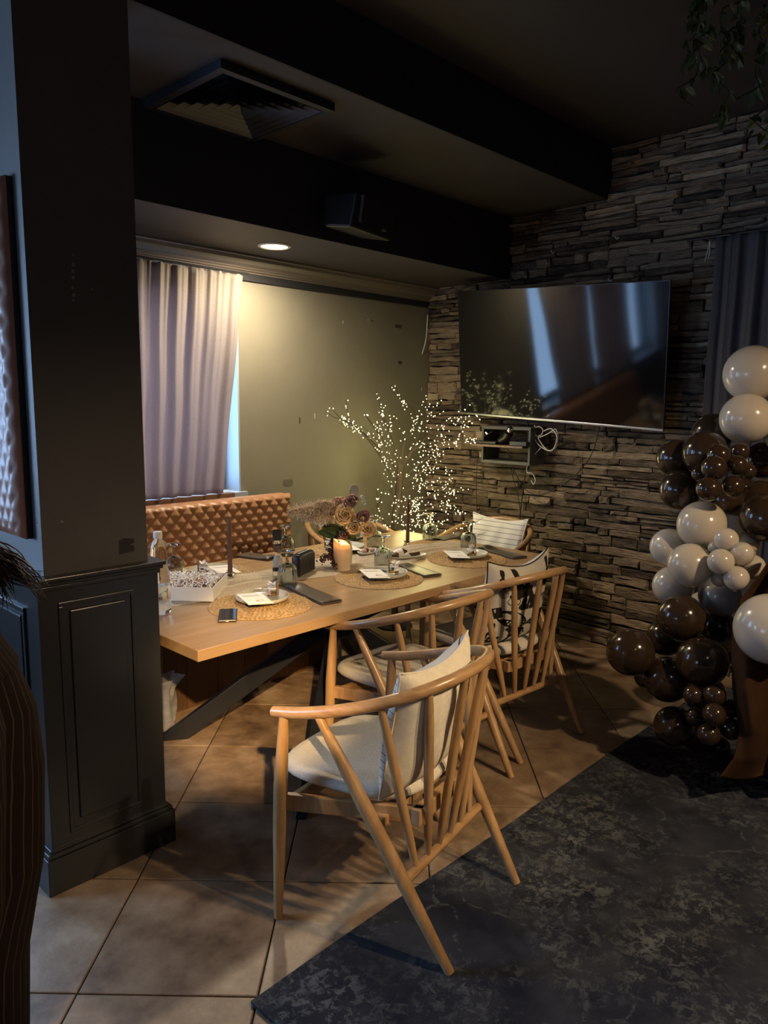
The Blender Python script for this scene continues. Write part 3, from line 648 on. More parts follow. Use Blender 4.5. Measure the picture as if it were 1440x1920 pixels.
cable([(802,590),(798,640),(786,680),(784,705),(790,730),(782,760),(779,790)], 4.50, 0.0045, m_cable, 'pale cable running down the corner of olive and stone walls')
for i, (px, py, wh) in enumerate(((1155, 443, 'between the beam end and the dark curtain'), (1035, 470, 'above the left half of the television'), (1142, 522, 'just above the television top edge'))):
    p = on_x(px, py, 4.535); tag(MB().tube(crv([p+Vector((0.02,0,0.0)), p+Vector((-0.012,0,0)), p+Vector((-0.014,-.012,-0.02)), p+Vector((-0.012,-.028,-0.012))]), 0.003, 6).build('wall_hook', m_cable, loc=p), 'tiny pale hook in the stone wall ' + wh, 'hook')

# ================================================================ rug
rx0, rx1, ry0, ry1 = 1.065, 4.35, -1.6, 1.50
def rugf(u, v):
    e = 0.004*math.sin(v*9)+0.003*math.sin(u*11); return (rx0+(rx1-rx0)*u + (e if u in (0,) else 0), ry0+(ry1-ry0)*v + (0.004*math.sin(u*13) if v == 1 else 0), 0.0125)
rg = MB().grid(rugf, 60, 60).build('area_rug', m_rug, loc=Vector((rx0, ry0, 0))); sd = rg.modifiers.new('t', 'SOLIDIFY'); sd.thickness = 0.011; sd.offset = -1
tag(rg, 'dark navy distressed-pattern area rug on the tiled floor', 'rug')

# ================================================================ table
TX0, TX1, TY0, TY1, TZ = 1.372, 3.732, 2.208, 3.41, 0.75
TLOC = Vector((2.55, 2.81, 0))
tb = thing('dining_table', 'long oak-topped dining table on black splayed metal legs', 'table', TLOC)
o = MB().box((TX0, TY0, TZ-0.042), (TX1, TY1, TZ)).build('tabletop', m_table, tb, loc=TLOC, bevel=0.003); o.location = (0,0,0)
hub = Vector((2.43, 2.65, 0.56))
for fx, fy in ((1.765, 3.09), (1.80, 2.15), (3.06, 2.17), (3.10, 3.09)):
    f0 = Vector((fx, fy, 0)); d = (hub-f0); b = MB()
    top = f0 + d*1.0; side = Vector((d.y, -d.x, 0)).normalized()*0.022; hz = Vector((d.x, d.y, 0)).normalized()
    vs = []
    for e, l in ((f0, 0.075), (top, 0.075)):
        for a in (-1, 1):
            for c in (-1, 1): vs.append(e + side*a + hz*c*l)
    b.add(vs, [(0,1,3,2),(4,6,7,5),(0,4,5,1),(2,3,7,6),(0,2,6,4),(1,5,7,3)])
    o = b.build('leg', m_black_metal, tb, loc=TLOC, bevel=0.003); o.location = (0,0,0)
b = MB()
for tx, ty in ((1.95, 2.45), (1.95, 3.05), (2.95, 2.45), (2.95, 3.05)): b.bar(hub+Vector((0,0,-0.05)), (tx, ty, 0.70), 0.05, 0.045)
b.box((1.85, 2.40, 0.697), (2.05, 3.1, 0.7075)); b.box((2.85, 2.40, 0.697), (3.05, 3.1, 0.7075)); b.lathe([(0.07, 0.47), (0.07, 0.64)], 16, c=(hub.x, hub.y, 0))
o = b.build('upper_frame', m_black_metal, tb, loc=TLOC); o.location = (0,0,0)

# ================================================================ armchairs
def rail_pt(deg):
    q = math.radians(deg); cu = -math.cos(q); sv = max(0.0, math.sin(q)); v = -0.514*sv**0.519
    return Vector((0.318*cu*(1-(1-0.309/0.318)*abs(cu)**6), v, 0.682+0.157*(-v/0.514)**1.25))
def seat_ring(sc_, z):
    pts = []
    for k in range(36):
        a = 2*PI*k/36; c, s_ = math.cos(a), math.sin(a)
        r_ = (abs(c)**3.4+abs(s_)**3.4)**(-1/3.4); x, y = c*r_, s_*r_
        v = -0.135+0.245*y*sc_; hw = 0.258-0.045*max(0, (0.1-v)/0.47)**1.6
        pts.append((x*hw*sc_, v, z + 0.012*(x*sc_)**2 + 0.012*max(0, v)))
    return pts
def make_chair(label, lift=0.0):
    t = thing('armchair', label, 'chair')
    angs = [0]+[a for a in (1, 3, 5, 8, 12, 17, 23, 30, 38, 47, 57, 68, 79, 90)]; angs = angs+[180-a for a in angs[::-1][1:]]
    pts = [rail_pt(a) for a in angs]; pts[0] += Vector((0, 0.02, -0.004)); pts[-1] += Vector((0, 0.02, -0.004))
    MB().tube(pts, [0.0175]+[0.0195]*(len(pts)-2)+[0.0175], 14, flat=0.95).build('arm_rail', m_oakx, t, smooth=True)
    for s in (-1, 1):
        MB().tube([(s*0.307, -0.018, 0.688), (s*0.309, -0.015, 0.60), (s*0.313, -0.008, 0.45), (s*0.316, -0.004, 0.30), (s*0.320, 0.002, 0)], [0.0135, 0.018, 0.0225, 0.021, 0.014], 12).build('leg', m_oak, t, smooth=True)
        a = rail_pt(5 if s < 0 else 175); f = Vector((s*0.24, -0.569, lift))
        MB().tube([a+(f-a)*k for k in (0, 0.15, 0.35, 0.6, 0.85, 1)], [0.0125, 0.017, 0.0215, 0.022, 0.0175, 0.014], 12).build('leg', m_oak, t, smooth=True)
    zs = 0.24; yb = -0.569+zs/0.69*0.44
    MB().tube([(-0.262, yb, zs), (0.262, yb, zs)], 0.0155, 12).build('stretcher', m_oakx, t, smooth=True)
    for a, ub in ((28, -0.175), (53, -0.105), (78, -0.035), (102, 0.035), (127, 0.105), (152, 0.175)):
        p = rail_pt(a); q = Vector((ub, yb, zs))
        MB().tube([p+(q-p)*k for k in (0, 0.08, 0.2, 0.5, 0.8, 0.93, 1)], [0.009, 0.0125, 0.0145, 0.015, 0.0135, 0.011, 0.008], 10).build('spindle', m_oak, t, smooth=True)
    rings = [(0.80, 0.418), (0.93, 0.422), (1.0, 0.436), (1.0, 0.452), (0.95, 0.466), (0.82, 0.474), (0.5, 0.473), (0.2, 0.471)]
    vs = []; fs = []
    for s_, z in rings: vs += seat_ring(s_, z)
    for i in range(len(rings)-1):
        for k in range(36): fs.append((i*36+k, i*36+(k+1)%36, (i+1)*36+(k+1)%36, (i+1)*36+k))
    fs.append(tuple(range(36))[::-1]); fs.append(tuple((len(rings)-1)*36+k for k in range(36)))
    MB().add(vs, fs).build('seat', m_seat, t, smooth='all')
    b = MB(); b.bar((-0.30, -0.02, 0.392), (-0.13, -0.42, 0.392), 0.022, 0.052); b.bar((0.30, -0.02, 0.392), (0.13, -0.42, 0.392), 0.022, 0.052)
    b.bar((-0.30, -0.03, 0.385), (0.30, -0.03, 0.385), 0.022, 0.045); b.bar((-0.16, -0.40, 0.392), (0.16, -0.40, 0.392), 0.03, 0.052)
    b.bar((-0.245, -0.30, 0.375), (0.245, -0.30, 0.375), 0.045, 0.03)
    b.build('seat_frame', m_oak, t, bevel=0.003)
    return t
c1 = make_chair('nearest oak spindle-back armchair, cream pillow on its white seat', 0.013)
c1.location = (1.651, 1.783, 0); c1.rotation_euler.z = 0.19
c2 = make_chair('oak spindle-back armchair with a bare seat between the near chair and the table')
c2.location = (2.365, 2.275, 0)
c3 = tree_copy(c2, (3.03, 2.30, 0), -0.078, 'oak spindle-back armchair holding the black-and-cream sea print pillow')
c4 = tree_copy(c2, (3.44, 3.36, 0), PI-0.02, 'oak armchair on the far side of the table behind the pampas bouquet')
c5 = tree_copy(c2, (3.69, 2.85, 0), PI/2, 'oak armchair at the right end of the table with a white striped cushion')

# ---------------------------------------------------------------- pillows
def pillow_pt(s, t, side, W, Hh, T, puff=2.2):
    x = s*W/2*(1-0.10*(1-t*t)*abs(s)**2) ; z = t*Hh/2*(1-0.10*(1-s*s)*abs(t)**2)
    h = T/2*((1-abs(s)**puff)*(1-abs(t)**puff))**0.42
    h += 0.005*math.sin(11*s+3*t)*(1-s*s)*(1-t*t)
    return Vector((x, side*h, z))
def pillow(name, label, W, Hh, T, mats, loc, rot, group=None, warp=None):
    root = thing(name, label, 'pillow', loc, rot=rot)
    wf = warp or (lambda p, s, t: p)
    for side, nm, m in ((-1, 'back_cover', mats[0]), (1, 'front_cover', mats[1])):
        fn = lambda u, v: wf(pillow_pt(2*u-1, 2*v-1, side, W, Hh, T), 2*u-1, 2*v-1)
        b = MB().grid(fn, 28, 28)
        if side > 0: b.f = [f[::-1] for f in b.f]
        b.build(nm, m, root, smooth='all')
    # piped edge
    ed = []
    for k in range(28): ed.append((-1+2*k/28, -1))
    for k in range(28): ed.append((1, -1+2*k/28))
    for k in range(28): ed.append((1-2*k/28, 1))
    for k in range(28): ed.append((-1, 1-2*k/28))
    MB().tube([wf(pillow_pt(s, t, 0, W, Hh, T), s, t) for s, t in ed], 0.0035, 6, closed=True).build('piping', mats[2], root, smooth='all')
    return root
th = 0.19
def c1w(u, v, z): return Vector((1.651+u*math.cos(th)-v*math.sin(th), 1.783+u*math.sin(th)+v*math.cos(th), z))
m_stitch = stripe_mat('black_stitched_cream', (0.60, 0.57, 0.50), (0.04, 0.04, 0.04), 2, 42, 0.09)
pl = pillow('throw_pillow', 'cream linen pillow with black-stitched front standing on the nearest chair', 0.42, 0.41, 0.15, (m_linen, m_stitch, m_linen),
            c1w(-0.035, -0.35, 0.672), (math.radians(9), math.radians(-3), th+0.0), warp=lambda p, s, t: p+Vector((0, -0.03*(1-s*s)-0.015*max(0, t), 0.004*max(0, t)*max(0, s)**2+0.01*max(0,t)*max(0,-s)**2)))
# crease line with raised corner seam
m_print_bg = mat('print_cream', (0.50, 0.47, 0.41), 0.9, (0.54, 0.51, 0.45), 30, spec=0.1)
m_print_bk = mat('print_black', (0.020, 0.017, 0.015), 0.9, spec=0.1)
def c3w(u, v, z):
    a = -0.078; return Vector((3.03+u*math.cos(a)-v*math.sin(a), 2.335+u*math.sin(a)+v*math.cos(a), z))
wp3 = lambda p, s, t: p+Vector((0, -0.035*(1-s*s), (0.012 if s < 0 else 0.030)*max(0, t)*abs(s)**2-0.008*max(0, t)*(1-s*s)))
p3 = pillow('printed_pillow', 'cream pillow with black coral, fish and starfish print on the chair nearest the stone wall', 0.46, 0.42, 0.14, (m_print_bg, m_print_bg, m_print_bk),
            c3w(-0.015, -0.345, 0.680), (math.radians(9), 0, -0.078), warp=wp3)
def on_pillow(s, t): s = max(-.97, min(.97, s)); t = max(-.97, min(.97, t)); p = wp3(pillow_pt(s, t, -1, 0.46, 0.42, 0.14), s, t); return p+Vector((0, -0.0012, 0))
pr = MB()
def pstrip(pts, wid):            # ribbon printed on the pillow back: pts in (s,t)
    out = crv([(a, c, 0) for a, c in pts], 5); L_ = []; n = len(out)
    for i, p in enumerate(out):
        t = (out[min(i+1, n-1)]-out[max(0, i-1)]).normalized(); nn = Vector((-t.y, t.x, 0)); w_ = wid*(1 if not isinstance(wid, tuple) else 1)
        w_ *= (0.35+0.65*math.sin(PI*min(1, i/(n-1)*0.8+0.2)))
        L_ += [on_pillow(p.x+nn.x*w_, p.y+nn.y*w_), on_pillow(p.x-nn.x*w_, p.y-nn.y*w_)]
    pr.add(L_, [(2*i, 2*i+1, 2*i+3, 2*i+2) for i in range(n-1)])
def pblob(cx_, cy_, rx_, ry_, n=12, rot=0.0, jag=0.0):
    pts = [on_pillow(cx_, cy_)]
    for k in range(n):
        a = 2*PI*k/n; rr = 1+jag*((k % 2)*2-1); x, y = math.cos(a)*rx_*rr, math.sin(a)*ry_*rr
        pts.append(on_pillow(cx_+x*math.cos(rot)-y*math.sin(rot), cy_+x*math.sin(rot)+y*math.cos(rot)))
    pr.add(pts, [(0, k, k % n+1) for k in range(1, n+1)])
rp_ = random.Random(5)
def coral(x, y, ang, ln, wid, dep, spread=0.5):
    if dep == 0: return
    x2, y2 = x+math.cos(ang)*ln, y+math.sin(ang)*ln; xm, ym = (x+x2)/2+rp_.uniform(-.02,.02), (y+y2)/2
    pstrip([(x, y), (xm, ym), (x2, y2)], wid)
    for d in (-spread, 0.05, spread): coral(x2, y2, ang+d+rp_.uniform(-.15,.15), ln*0.72, wid*0.8, dep-1, spread)
coral(-0.45, 0.98, -PI/2+0.25, 0.30, 0.075, 4, 0.50); coral(-0.15, 0.80, -PI/2+0.2, 0.34, 0.07, 4, 0.42); coral(-0.75, 0.90, -PI/2, 0.20, 0.05, 3, 0.5)
coral(-0.85, -0.35, -PI/2, 0.20, 0.05, 4, 0.6); coral(0.35, -0.95, PI/2, 0.24, 0.03, 5, 0.5); coral(0.72, -0.85, PI/2, 0.24, 0.03, 5, 0.5); coral(0.55, -0.6, PI/2, 0.16, 0.03, 4, 0.6)
coral(0.72, 0.98, -PI/2, 0.24, 0.06, 4, 0.6); coral(0.90, 0.45, -PI/2, 0.2, 0.035, 4, 0.5); coral(-0.45, -0.95, PI/2-0.4, 0.2, 0.045, 4, 0.6); coral(-0.05, -0.95, PI/2, 0.15, 0.03, 3, 0.6)
pblob(0.12, 0.30, 0.035, 0.55, 10, 0.05) if False else None
# starfish outline with spotted arms
for k in range(5):
    a = PI/2+2*PI*k/5+0.1; cxs, cys = 0.30, 0.08
    b0 = (cxs+math.cos(a-0.62)*0.08, cys+math.sin(a-0.62)*0.08); b1 = (cxs+math.cos(a+0.62)*0.08, cys+math.sin(a+0.62)*0.08); tp = (cxs+math.cos(a)*0.32, cys+math.sin(a)*0.32)
    pstrip([b0, ((b0[0]+tp[0])/2, (b0[1]+tp[1])/2), tp], 0.011); pstrip([b1, ((b1[0]+tp[0])/2, (b1[1]+tp[1])/2), tp], 0.011)
    for q in range(2, 9):
        for e in (-0.02, 0.02): pblob(cxs+math.cos(a)*0.033*q-math.sin(a)*e*(1-q/10), cys+math.sin(a)*0.033*q+math.cos(a)*e*(1-q/10), 0.008, 0.008, 5)
# fish: dark body, pale scales left open
pblob(-0.40, -0.28, 0.46, 0.20, 18, -0.35); pblob(-0.80, -0.10, 0.12, 0.15, 8, 0.3, 0.15); pblob(-0.10, -0.55, 0.10, 0.16, 8, 0.6, 0.2)
for x_, y_, rr in ((0.33, 0.62, 0.10), (0.42, -0.28, 0.08), (-0.72, 0.35, 0.10), (0.68, 0.1, 0.12)):
    for q in range(4): pstrip([(x_+math.cos(a_)*rr*(1-q*0.25), y_+math.sin(a_)*rr*(1-q*0.25)) for a_ in [2*PI*k/8 for k in range(9)]], 0.008)
pstrip([(-0.55, 0.28), (-0.42, 0.38), (-0.36, 0.28), (-0.28, 0.16), (-0.36, 0.1), (-0.48, 0.16), (-0.55, 0.1), (-0.62, 0.18), (-0.55, 0.28)], 0.013)
pr.build('printed_motifs', m_print_bk, p3)['kind'] = 'stuff'
pr = MB()
_op = on_pillow
def on_pillow(s, t): return _op(s, t)+Vector((0, -0.0010, 0))
for r_ in range(4):
    for c_ in range(7):
        x_ = -0.62+c_*0.075+(r_ % 2)*0.037; y_ = -0.16-r_*0.065-c_*0.024
        pblob(x_+0.08, y_-0.02, 0.024, 0.020, 7)
pr.build('printed_scales', m_print_bg, p3)['kind'] = 'stuff'
# white striped cushion on the end chair
p5 = pillow('striped_cushion', 'white cushion with thin dark stripes on the armchair at the table end', 0.44, 0.36, 0.10, (m_stripec, m_stripec, m_petalw),
            (4.06, 2.85, 0.70), (math.radians(12), 0, PI/2), warp=lambda p, s, t: p+Vector((0, -0.03*(1-s*s), -0.012*(1-s*s)*max(0, t))))

# ================================================================ things on the table
def T(px, py, z=TZ): return on_z(px, py, z)
e_ = 0.0006
def lookdir(p, q): d = q-p; return math.atan2(d.y, d.x)
# placemats
RM = 0.222
def mat_fn(u, v):
    r = RM*v; a = 2*PI*u; k = v*15; rr = abs(math.sin(PI*k)); br = 0.5+0.5*math.cos(a*round(8+60*v)*1.0+PI*int(k))
    h = 0.0062*(rr**0.8)*(0.35+0.65*br)+0.0008
    if v > 0.999: h = 0.0008
    wob = 1+0.006*math.sin(a*23)*v
    return (r*math.cos(a)*wob, r*math.sin(a)*wob, h)
pm_mesh = None
spots = [('near left end of the table, under the plate beside the phone', 1.885, 2.530), ('in the middle of the near side, in front of the candle', 2.608, 2.525), ('near right end of the table, under the third plate', 3.290, 2.500),
         ('on the far left of the table behind the white box', 2.07, 3.17), ('in the middle of the far side behind the bouquet', 2.98, 3.17), ('at the right table end before the striped cushion', 3.49, 2.84), ('on the far side between the bouquet and the tapers', 3.40, 3.20)]
spots = spots[:6]
for i, (wh, x, y) in enumerate(spots):
    if i == 0:
        b = MB().grid(mat_fn, 200, 60); b.lathe([(RM*0.99, 0.0), (RM, 0.0008)], 48); o = b.build('placemat', m_jute, smooth='all')
        first = o
    else: o = first.copy(); C.objects.link(o)
    o.location = (x, y, TZ+e_); o.rotation_euler = (0, 0, i*0.7); tag(o, 'round woven seagrass placemat ' + wh, 'placemat', 'woven placemats on the table')
MZ = TZ+0.0065
# plates
plate_prof = [(1e-6, 0.0), (0.085, 0.0), (0.100, 0.004), (0.114, 0.012), (0.118, 0.024), (0.1165, 0.0255), (0.113, 0.024), (0.108, 0.014), (0.098, 0.0085), (1e-6, 0.007)]
pspots = [('near left end beside the phone', (2.005, 2.535), 0), ('in the middle of the near side', (2.690, 2.515), 0), ('near the right end of the table', (3.375, 2.500), 0), ('at the far left behind the white box', (2.02, 3.16), 0), ('on the far side behind the grinder', (2.68, 3.22), 0), ('on the far side behind the bouquet', (3.08, 3.20), 0)]
pspots = [('near left end beside the phone', (T(492, 1128).x, T(492, 1128).y)), ('in the middle of the near side', (T(720, 1082).x, T(720, 1082).y)), ('near the right end of the table', (T(876, 1045).x, T(876, 1045).y)),
          ('at the far left behind the white box', (2.07, 3.17)), ('at the centre of the far side behind the bouquet', (2.98, 3.17)), ('at the right table end beyond the bouquet', (3.49, 2.84))]
for i, (wh, (x, y)) in enumerate(pspots[:5]):
    if i == 0: fp = MB().lathe(plate_prof, 48).build('plate', m_plate, smooth='all'); o = fp
    else: o = fp.copy(); C.objects.link(o)
    o.location = (x, y, MZ); tag(o, 'pale stoneware plate with upright rim ' + wh, 'plate', 'plates on the placemats')
# cards
def card(x, y, rz, label, z):
    c = thing('menu_card', label, 'card', (x, y, z), rot=(0.03, 0.05, rz))
    MB().box((-0.055, -0.085, 0), (0.055, 0.085, 0.0012)).build('card_sheet', m_white, c)
    r = random.Random(2); b = MB()
    for row, n, x0 in ((0.050, 11, -0.040), (0.036, 12, -0.036)):
        xx = x0
        for k in range(n):
            w_ = r.uniform(0.0035, 0.0055); hh = 0.007 if k == 0 else 0.0045
            b.box((xx, row, 0.0012), (xx+w_*0.35, row+hh, 0.0016)); b.box((xx, row+hh*0.45, 0.0012), (xx+w_, row+hh*0.45+0.0012, 0.0016)); b.box((xx+w_*0.65, row, 0.0012), (xx+w_, row+hh*0.9, 0.0016)); xx += w_+0.0018
    b.build('lettering', m_ink, c)
    b = MB()
    for k in range(7):
        a = r.uniform(0, 6.3); b.tube([(0.012+0.018*math.cos(a+q*0.5)*(1-q*0.12), -0.035+0.014*math.sin(a+q*0.5), 0.0016) for q in range(6)], 0.0005, 4)
    b.build('floral_sketch', mat('sketch_mauve', (0.30, 0.20, 0.22), 0.8), c); return c
for i, (px, py, wh) in enumerate(((478, 1122, 'on the plate nearest the phone'), (702, 1075, 'on the middle plate of the near side'), (856, 1039, 'on the right-hand near plate'))):
    p = T(px, py, MZ+0.028); q = T(px+30, py+22, MZ+0.028); card(p.x, p.y, lookdir(p, q)+PI/2, 'white printed card with dark text ' + wh, MZ+0.0262)
card(2.09, 3.10, -0.2, 'white card lying on the far left plate', MZ+0.0262); card(2.93, 3.10, -0.3, 'white card lying on the far middle plate', MZ+0.0262)
# favour jars
def jar(x, y, z, label, hny=True):
    t = thing('favour_jar', label, 'jar', (x, y, z), random.uniform(0, 6))
    MB().lathe([(1e-6, 0.0005), (0.022, 0.0005), (0.026, 0.004), (0.027, 0.020), (0.025, 0.033), (0.021, 0.038), (0.022, 0.046), (0.0195, 0.046), (0.0185, 0.038), (0.023, 0.031), (0.0245, 0.020), (0.0235, 0.006), (1e-6, 0.004)], 24).build('glass_body', m_clear, t, smooth='all')
    MB().lathe([(1e-6, 0.0045), (0.0225, 0.0062), (0.0235, 0.018), (1e-6, 0.018)], 20).build('honey', m_honey, t, smooth=True)
    r = random.Random(int(x*100)); b = MB()
    for k in range(9):
        a = 2*PI*k/9+r.uniform(-.2,.2); l = r.uniform(0.02, 0.045)
        d = Vector((math.cos(a), math.sin(a), r.uniform(0.3, 1.3))).normalized(); p = Vector((0, 0, 0.046)); sd_ = d.cross(Vector((0,0,1))).normalized()*0.010
        b.add([p-sd_*0.3, p+sd_*0.3, p+d*l*0.6+sd_, p+d*l, p+d*l*0.6-sd_], [(0,1,2,3,4)])
    b.lathe([(0.0235, 0.036), (0.0245, 0.040), (0.0235, 0.044)], 16); b.build('fabric_bow', m_white, t)
    MB().box((0.020, -0.006, 0.010), (0.027, 0.006, 0.075)).build('wooden_clip', m_ledge if False else m_cork, t, bevel=0.001)
    MB().box((-0.010, -0.0275, 0.012), (0.010, -0.0265, 0.030)).build('label_tag', mat('pink_tag', (0.45, 0.28, 0.22), 0.8), t)
jar(*T(512, 1118, MZ+0.008)[:2], MZ+0.0075, 'little honey jar with cloth bow on the plate nearest the phone')
jar(*T(738, 1075, MZ+0.008)[:2], MZ+0.0075, 'little honey jar with cloth bow on the middle near plate')
jar(*T(884, 1043, MZ+0.008)[:2], MZ+0.0075, 'little honey jar with cloth bow on the right near plate')
jar(2.00, 3.15, MZ+0.0075, 'little jar with cloth bow on the far left plate'); jar(2.90, 3.22, MZ+0.0075, 'little jar with tulle bow on the far middle plate')
# goblets, upside down
gp = [(0.0405, 0.0), (0.043, 0.0), (0.0450, 0.02), (0.0450, 0.05), (0.0430, 0.078), (0.036, 0.096), (0.018, 0.106), (0.0085, 0.110), (0.0065, 0.125), (0.0070, 0.150), (0.012, 0.160), (0.036, 0.1665), (0.0385, 0.1685), (0.0375, 0.1705), (1e-6, 0.1725)]
gi = [(1e-6, 0.102), (0.018, 0.101), (0.034, 0.091), (0.0405, 0.074), (0.0425, 0.05), (0.0410, 0.02), (0.0405, 0.0)]
def goblet(x, y, label, first=[None]):
    if first[0] is None:
        t = thing('goblet', label, 'glass', (x, y, TZ+e_), group='upturned glasses on the table')
        MB().lathe(gi + gp[:8], 80, rib=20, ramp=0.05).build('bowl', m_glass, t, smooth='all')
        MB().lathe([(0.0084, 0.1095)]+gp[8:], 28).build('stem_and_foot', m_glass, t, smooth='all'); first[0] = t
    else: t = tree_copy(first[0], (x, y, TZ+e_), random.uniform(0, 1), label, 'upturned glasses on the table')
for px, py, lb in ((327, 1083, 'upturned ribbed goblet behind the water bottle'), (539, 1097, 'upturned ribbed goblet in front of the black ribbed holder'), (536, 1040, 'upturned ribbed goblet behind the pepper grinder, by the banquette'),
                   (718, 1064, 'upturned ribbed goblet at the middle near plate'), (702, 1028, 'upturned ribbed goblet behind the middle pair, below the bouquet'), (806, 1013, 'upturned ribbed goblet in front of the lit twig tree'), (878, 1031, 'upturned ribbed goblet at the right near plate')):
    p = T(px, py); goblet(p.x, p.y, lb)
# cutlery sleeves
def sleeve(p0, p1, w_, label, roll=True):
    L_ = (p1-p0).length; t = thing('cutlery_sleeve', label, 'cutlery sleeve', (p0.x, p0.y, MZ-0.004), lookdir(p0, p1), group='dark leatherette cutlery sleeves')
    def fn(u, v):
        x = L_*u; y = w_*(v-0.5)*(1-0.15*(1-u)); bulge = 0.016*math.exp(-((u-0.12)/0.13)**2)*(math.sin(PI*v)**0.5)
        return (x, y, 0.0075+bulge+0.002*math.sin(PI*v)+0.002*u)
    b = MB().grid(fn, 24, 10); o = b.build('upper_flap', m_sleeve, t, smooth='all'); sd = o.modifiers.new('t', 'SOLIDIFY'); sd.thickness = 0.003
    MB().add([(0,-w_*0.42,0),(L_,-w_/2,0),(L_,w_/2,0),(0,w_*0.42,0),(0,-w_*0.42,0.004),(L_,-w_/2,0.005),(L_,w_/2,0.005),(0,w_*0.42,0.004)], [(0,3,2,1),(4,5,6,7),(0,1,5,4),(1,2,6,5),(2,3,7,6),(3,0,4,7)]).build('lower_flap', m_sleeve, t)
sleeve(T(550, 1100), T(622, 1132), 0.105, 'dark leatherette cutlery sleeve right of the plate nearest the phone')
sleeve(T(758, 1062), T(812, 1082), 0.105, 'dark leatherette cutlery sleeve right of the middle near plate')
sleeve(T(905, 1028), T(975, 1048), 0.105, 'dark leatherette cutlery sleeve right of the right near plate')
sleeve(T(512, 1050), T(455, 1042), 0.11, 'dark leatherette cutlery sleeve near the banquette behind the tulle')
sleeve(T(865, 1004), T(822, 1014), 0.10, 'dark leatherette cutlery sleeve before the striped cushion')
# phone
a0, a1, a2 = T(404, 1176), T(446, 1174), T(410, 1142); ex = (a1-a0).normalized(); d_ = lookdir(a0, a2)
cen = (a1+a2)/2; ph = thing('smartphone', 'black smartphone lying on the near left corner of the table', 'phone', (cen.x, cen.y, TZ+0.009), rot=(0, math.radians(-2.2), lookdir(a0, a2)))
MB().box((-0.075, -0.037, -0.0045), (0.075, 0.037, 0.0045)).build('case', m_black, ph, bevel=0.004)
MB().box((-0.069, -0.0335, 0.0043), (0.069, 0.0335, 0.0056)).build('screen', mat('phone_glass', (0.02, 0.022, 0.025), 0.08), ph, bevel=0.0005)
MB().box((-0.0757, -0.006, -0.002), (-0.0748, 0.006, 0.001)).build('charging_port', m_steel, ph)
# water bottle
wbp = T(305, 1150); wbt = thing('water_bottle', 'clear plastic water bottle with white cap at the left end of the table', 'bottle', (wbp.x-0.01, wbp.y, TZ+e_))
bp_ = [(1e-6, 0.003), (0.028, 0.0), (0.040, 0.006), (0.0435, 0.02), (0.0435, 0.06), (0.0425, 0.064), (0.0425, 0.12), (0.0435, 0.125), (0.0405, 0.17), (0.0395, 0.174), (0.036, 0.23), (0.032, 0.268), (0.026, 0.295), (0.0155, 0.312), (0.0135, 0.318), (0.0135, 0.335)]
MB().lathe(bp_, 32).build('bottle_body', m_plasticb, wbt, smooth='all')
MB().lathe([(0.0165, 0.315), (0.017, 0.318), (0.017, 0.338), (0.0155, 0.342), (1e-6, 0.342)], 28, rib=28, ramp=0.03).build('cap', m_white, wbt, smooth=True)
MB().lathe([(0.0432, 0.064), (0.0432, 0.122)], 32).build('paper_label', mat('label_white', (0.62, 0.66, 0.70), 0.5), wbt, smooth='all').data
def on_lab(pts, b, th0):
    b.add([(0.0436*math.cos(th0+a/0.0436), 0.0436*math.sin(th0+a/0.0436), z) for a, z in pts], [tuple(range(len(pts)))])
dirc = math.atan2(-(wbp.y), -(wbp.x)); b = MB()
on_lab([(-0.024,0.092),(-0.008,0.096),(0.004,0.104),(0.016,0.112),(0.022,0.110),(0.012,0.098),(0.0,0.088),(-0.014,0.084)], b, dirc+0.35); b.build('label_wave', m_blue, wbt)
b = MB(); t0 = dirc+0.0      # the letter visible on the label
for pts in ([(0.006,0.068),(0.009,0.068),(0.009,0.082),(0.006,0.082)], [(-0.003,0.079),(0.006,0.079),(0.006,0.082),(-0.003,0.082)], [(-0.003,0.073),(0.0,0.073),(0.0,0.079),(-0.003,0.079)], [(-0.003,0.072),(0.006,0.072),(0.006,0.075),(-0.003,0.075)], [(-0.004,0.068),(-0.001,0.068),(0.004,0.073),(0.001,0.073)]): on_lab(pts, b, t0)
b.build('label_letter', m_ink, wbt)
b = MB()
for k in range(7): on_lab([(-0.003,0.072+k*0.006),(0.004,0.072+k*0.006),(0.004,0.0755+k*0.006),(-0.003,0.0755+k*0.006)], b, dirc+0.75)
b.build('label_small_print', m_ink, wbt)
# white box with shredded paper
q0 = T(400, 1130); q1 = T(428, 1099); ang = lookdir(q0, q1); bx = thing('gift_box', 'open white paper box of shredded paper beside the water bottle', 'box', (q0.x, q0.y, TZ+0.004), ang)
Lx, Ly, hh = 0.285, 0.27, 0.062
b = MB(); b.box((0, 0, 0), (Lx, Ly, 0.003)); b.box((0, 0, 0), (Lx, 0.003, hh)); b.box((0, Ly-0.003, 0), (Lx, Ly, hh)); b.box((0, 0.003, 0), (0.003, Ly-0.003, hh)); b.box((Lx-0.003, 0.003, 0), (Lx, Ly-0.003, hh)); b.build('box_shell', m_white, bx)
sb = MB(); r = random.Random(4)
for k in range(420):
    c = Vector((r.uniform(0.02, Lx-0.02), r.uniform(0.02, Ly-0.02), r.uniform(0.045, 0.075))); a = r.uniform(0, 6.3); d = Vector((math.cos(a), math.sin(a), r.uniform(-0.5, 0.7))).normalized()*r.uniform(0.012, 0.03)
    n_ = Vector((-d.y, d.x, r.uniform(-.01,.01))).normalized()*0.0018; m_ = c+Vector((0,0,r.uniform(0,0.012)))
    sb.add([c-d-n_, c-d+n_, m_+n_, m_-n_, c+d+n_, c+d-n_], [(0,1,2,3),(3,2,4,5)])
o = sb.build('shredded_paper', m_white, bx); o['kind'] = 'stuff'
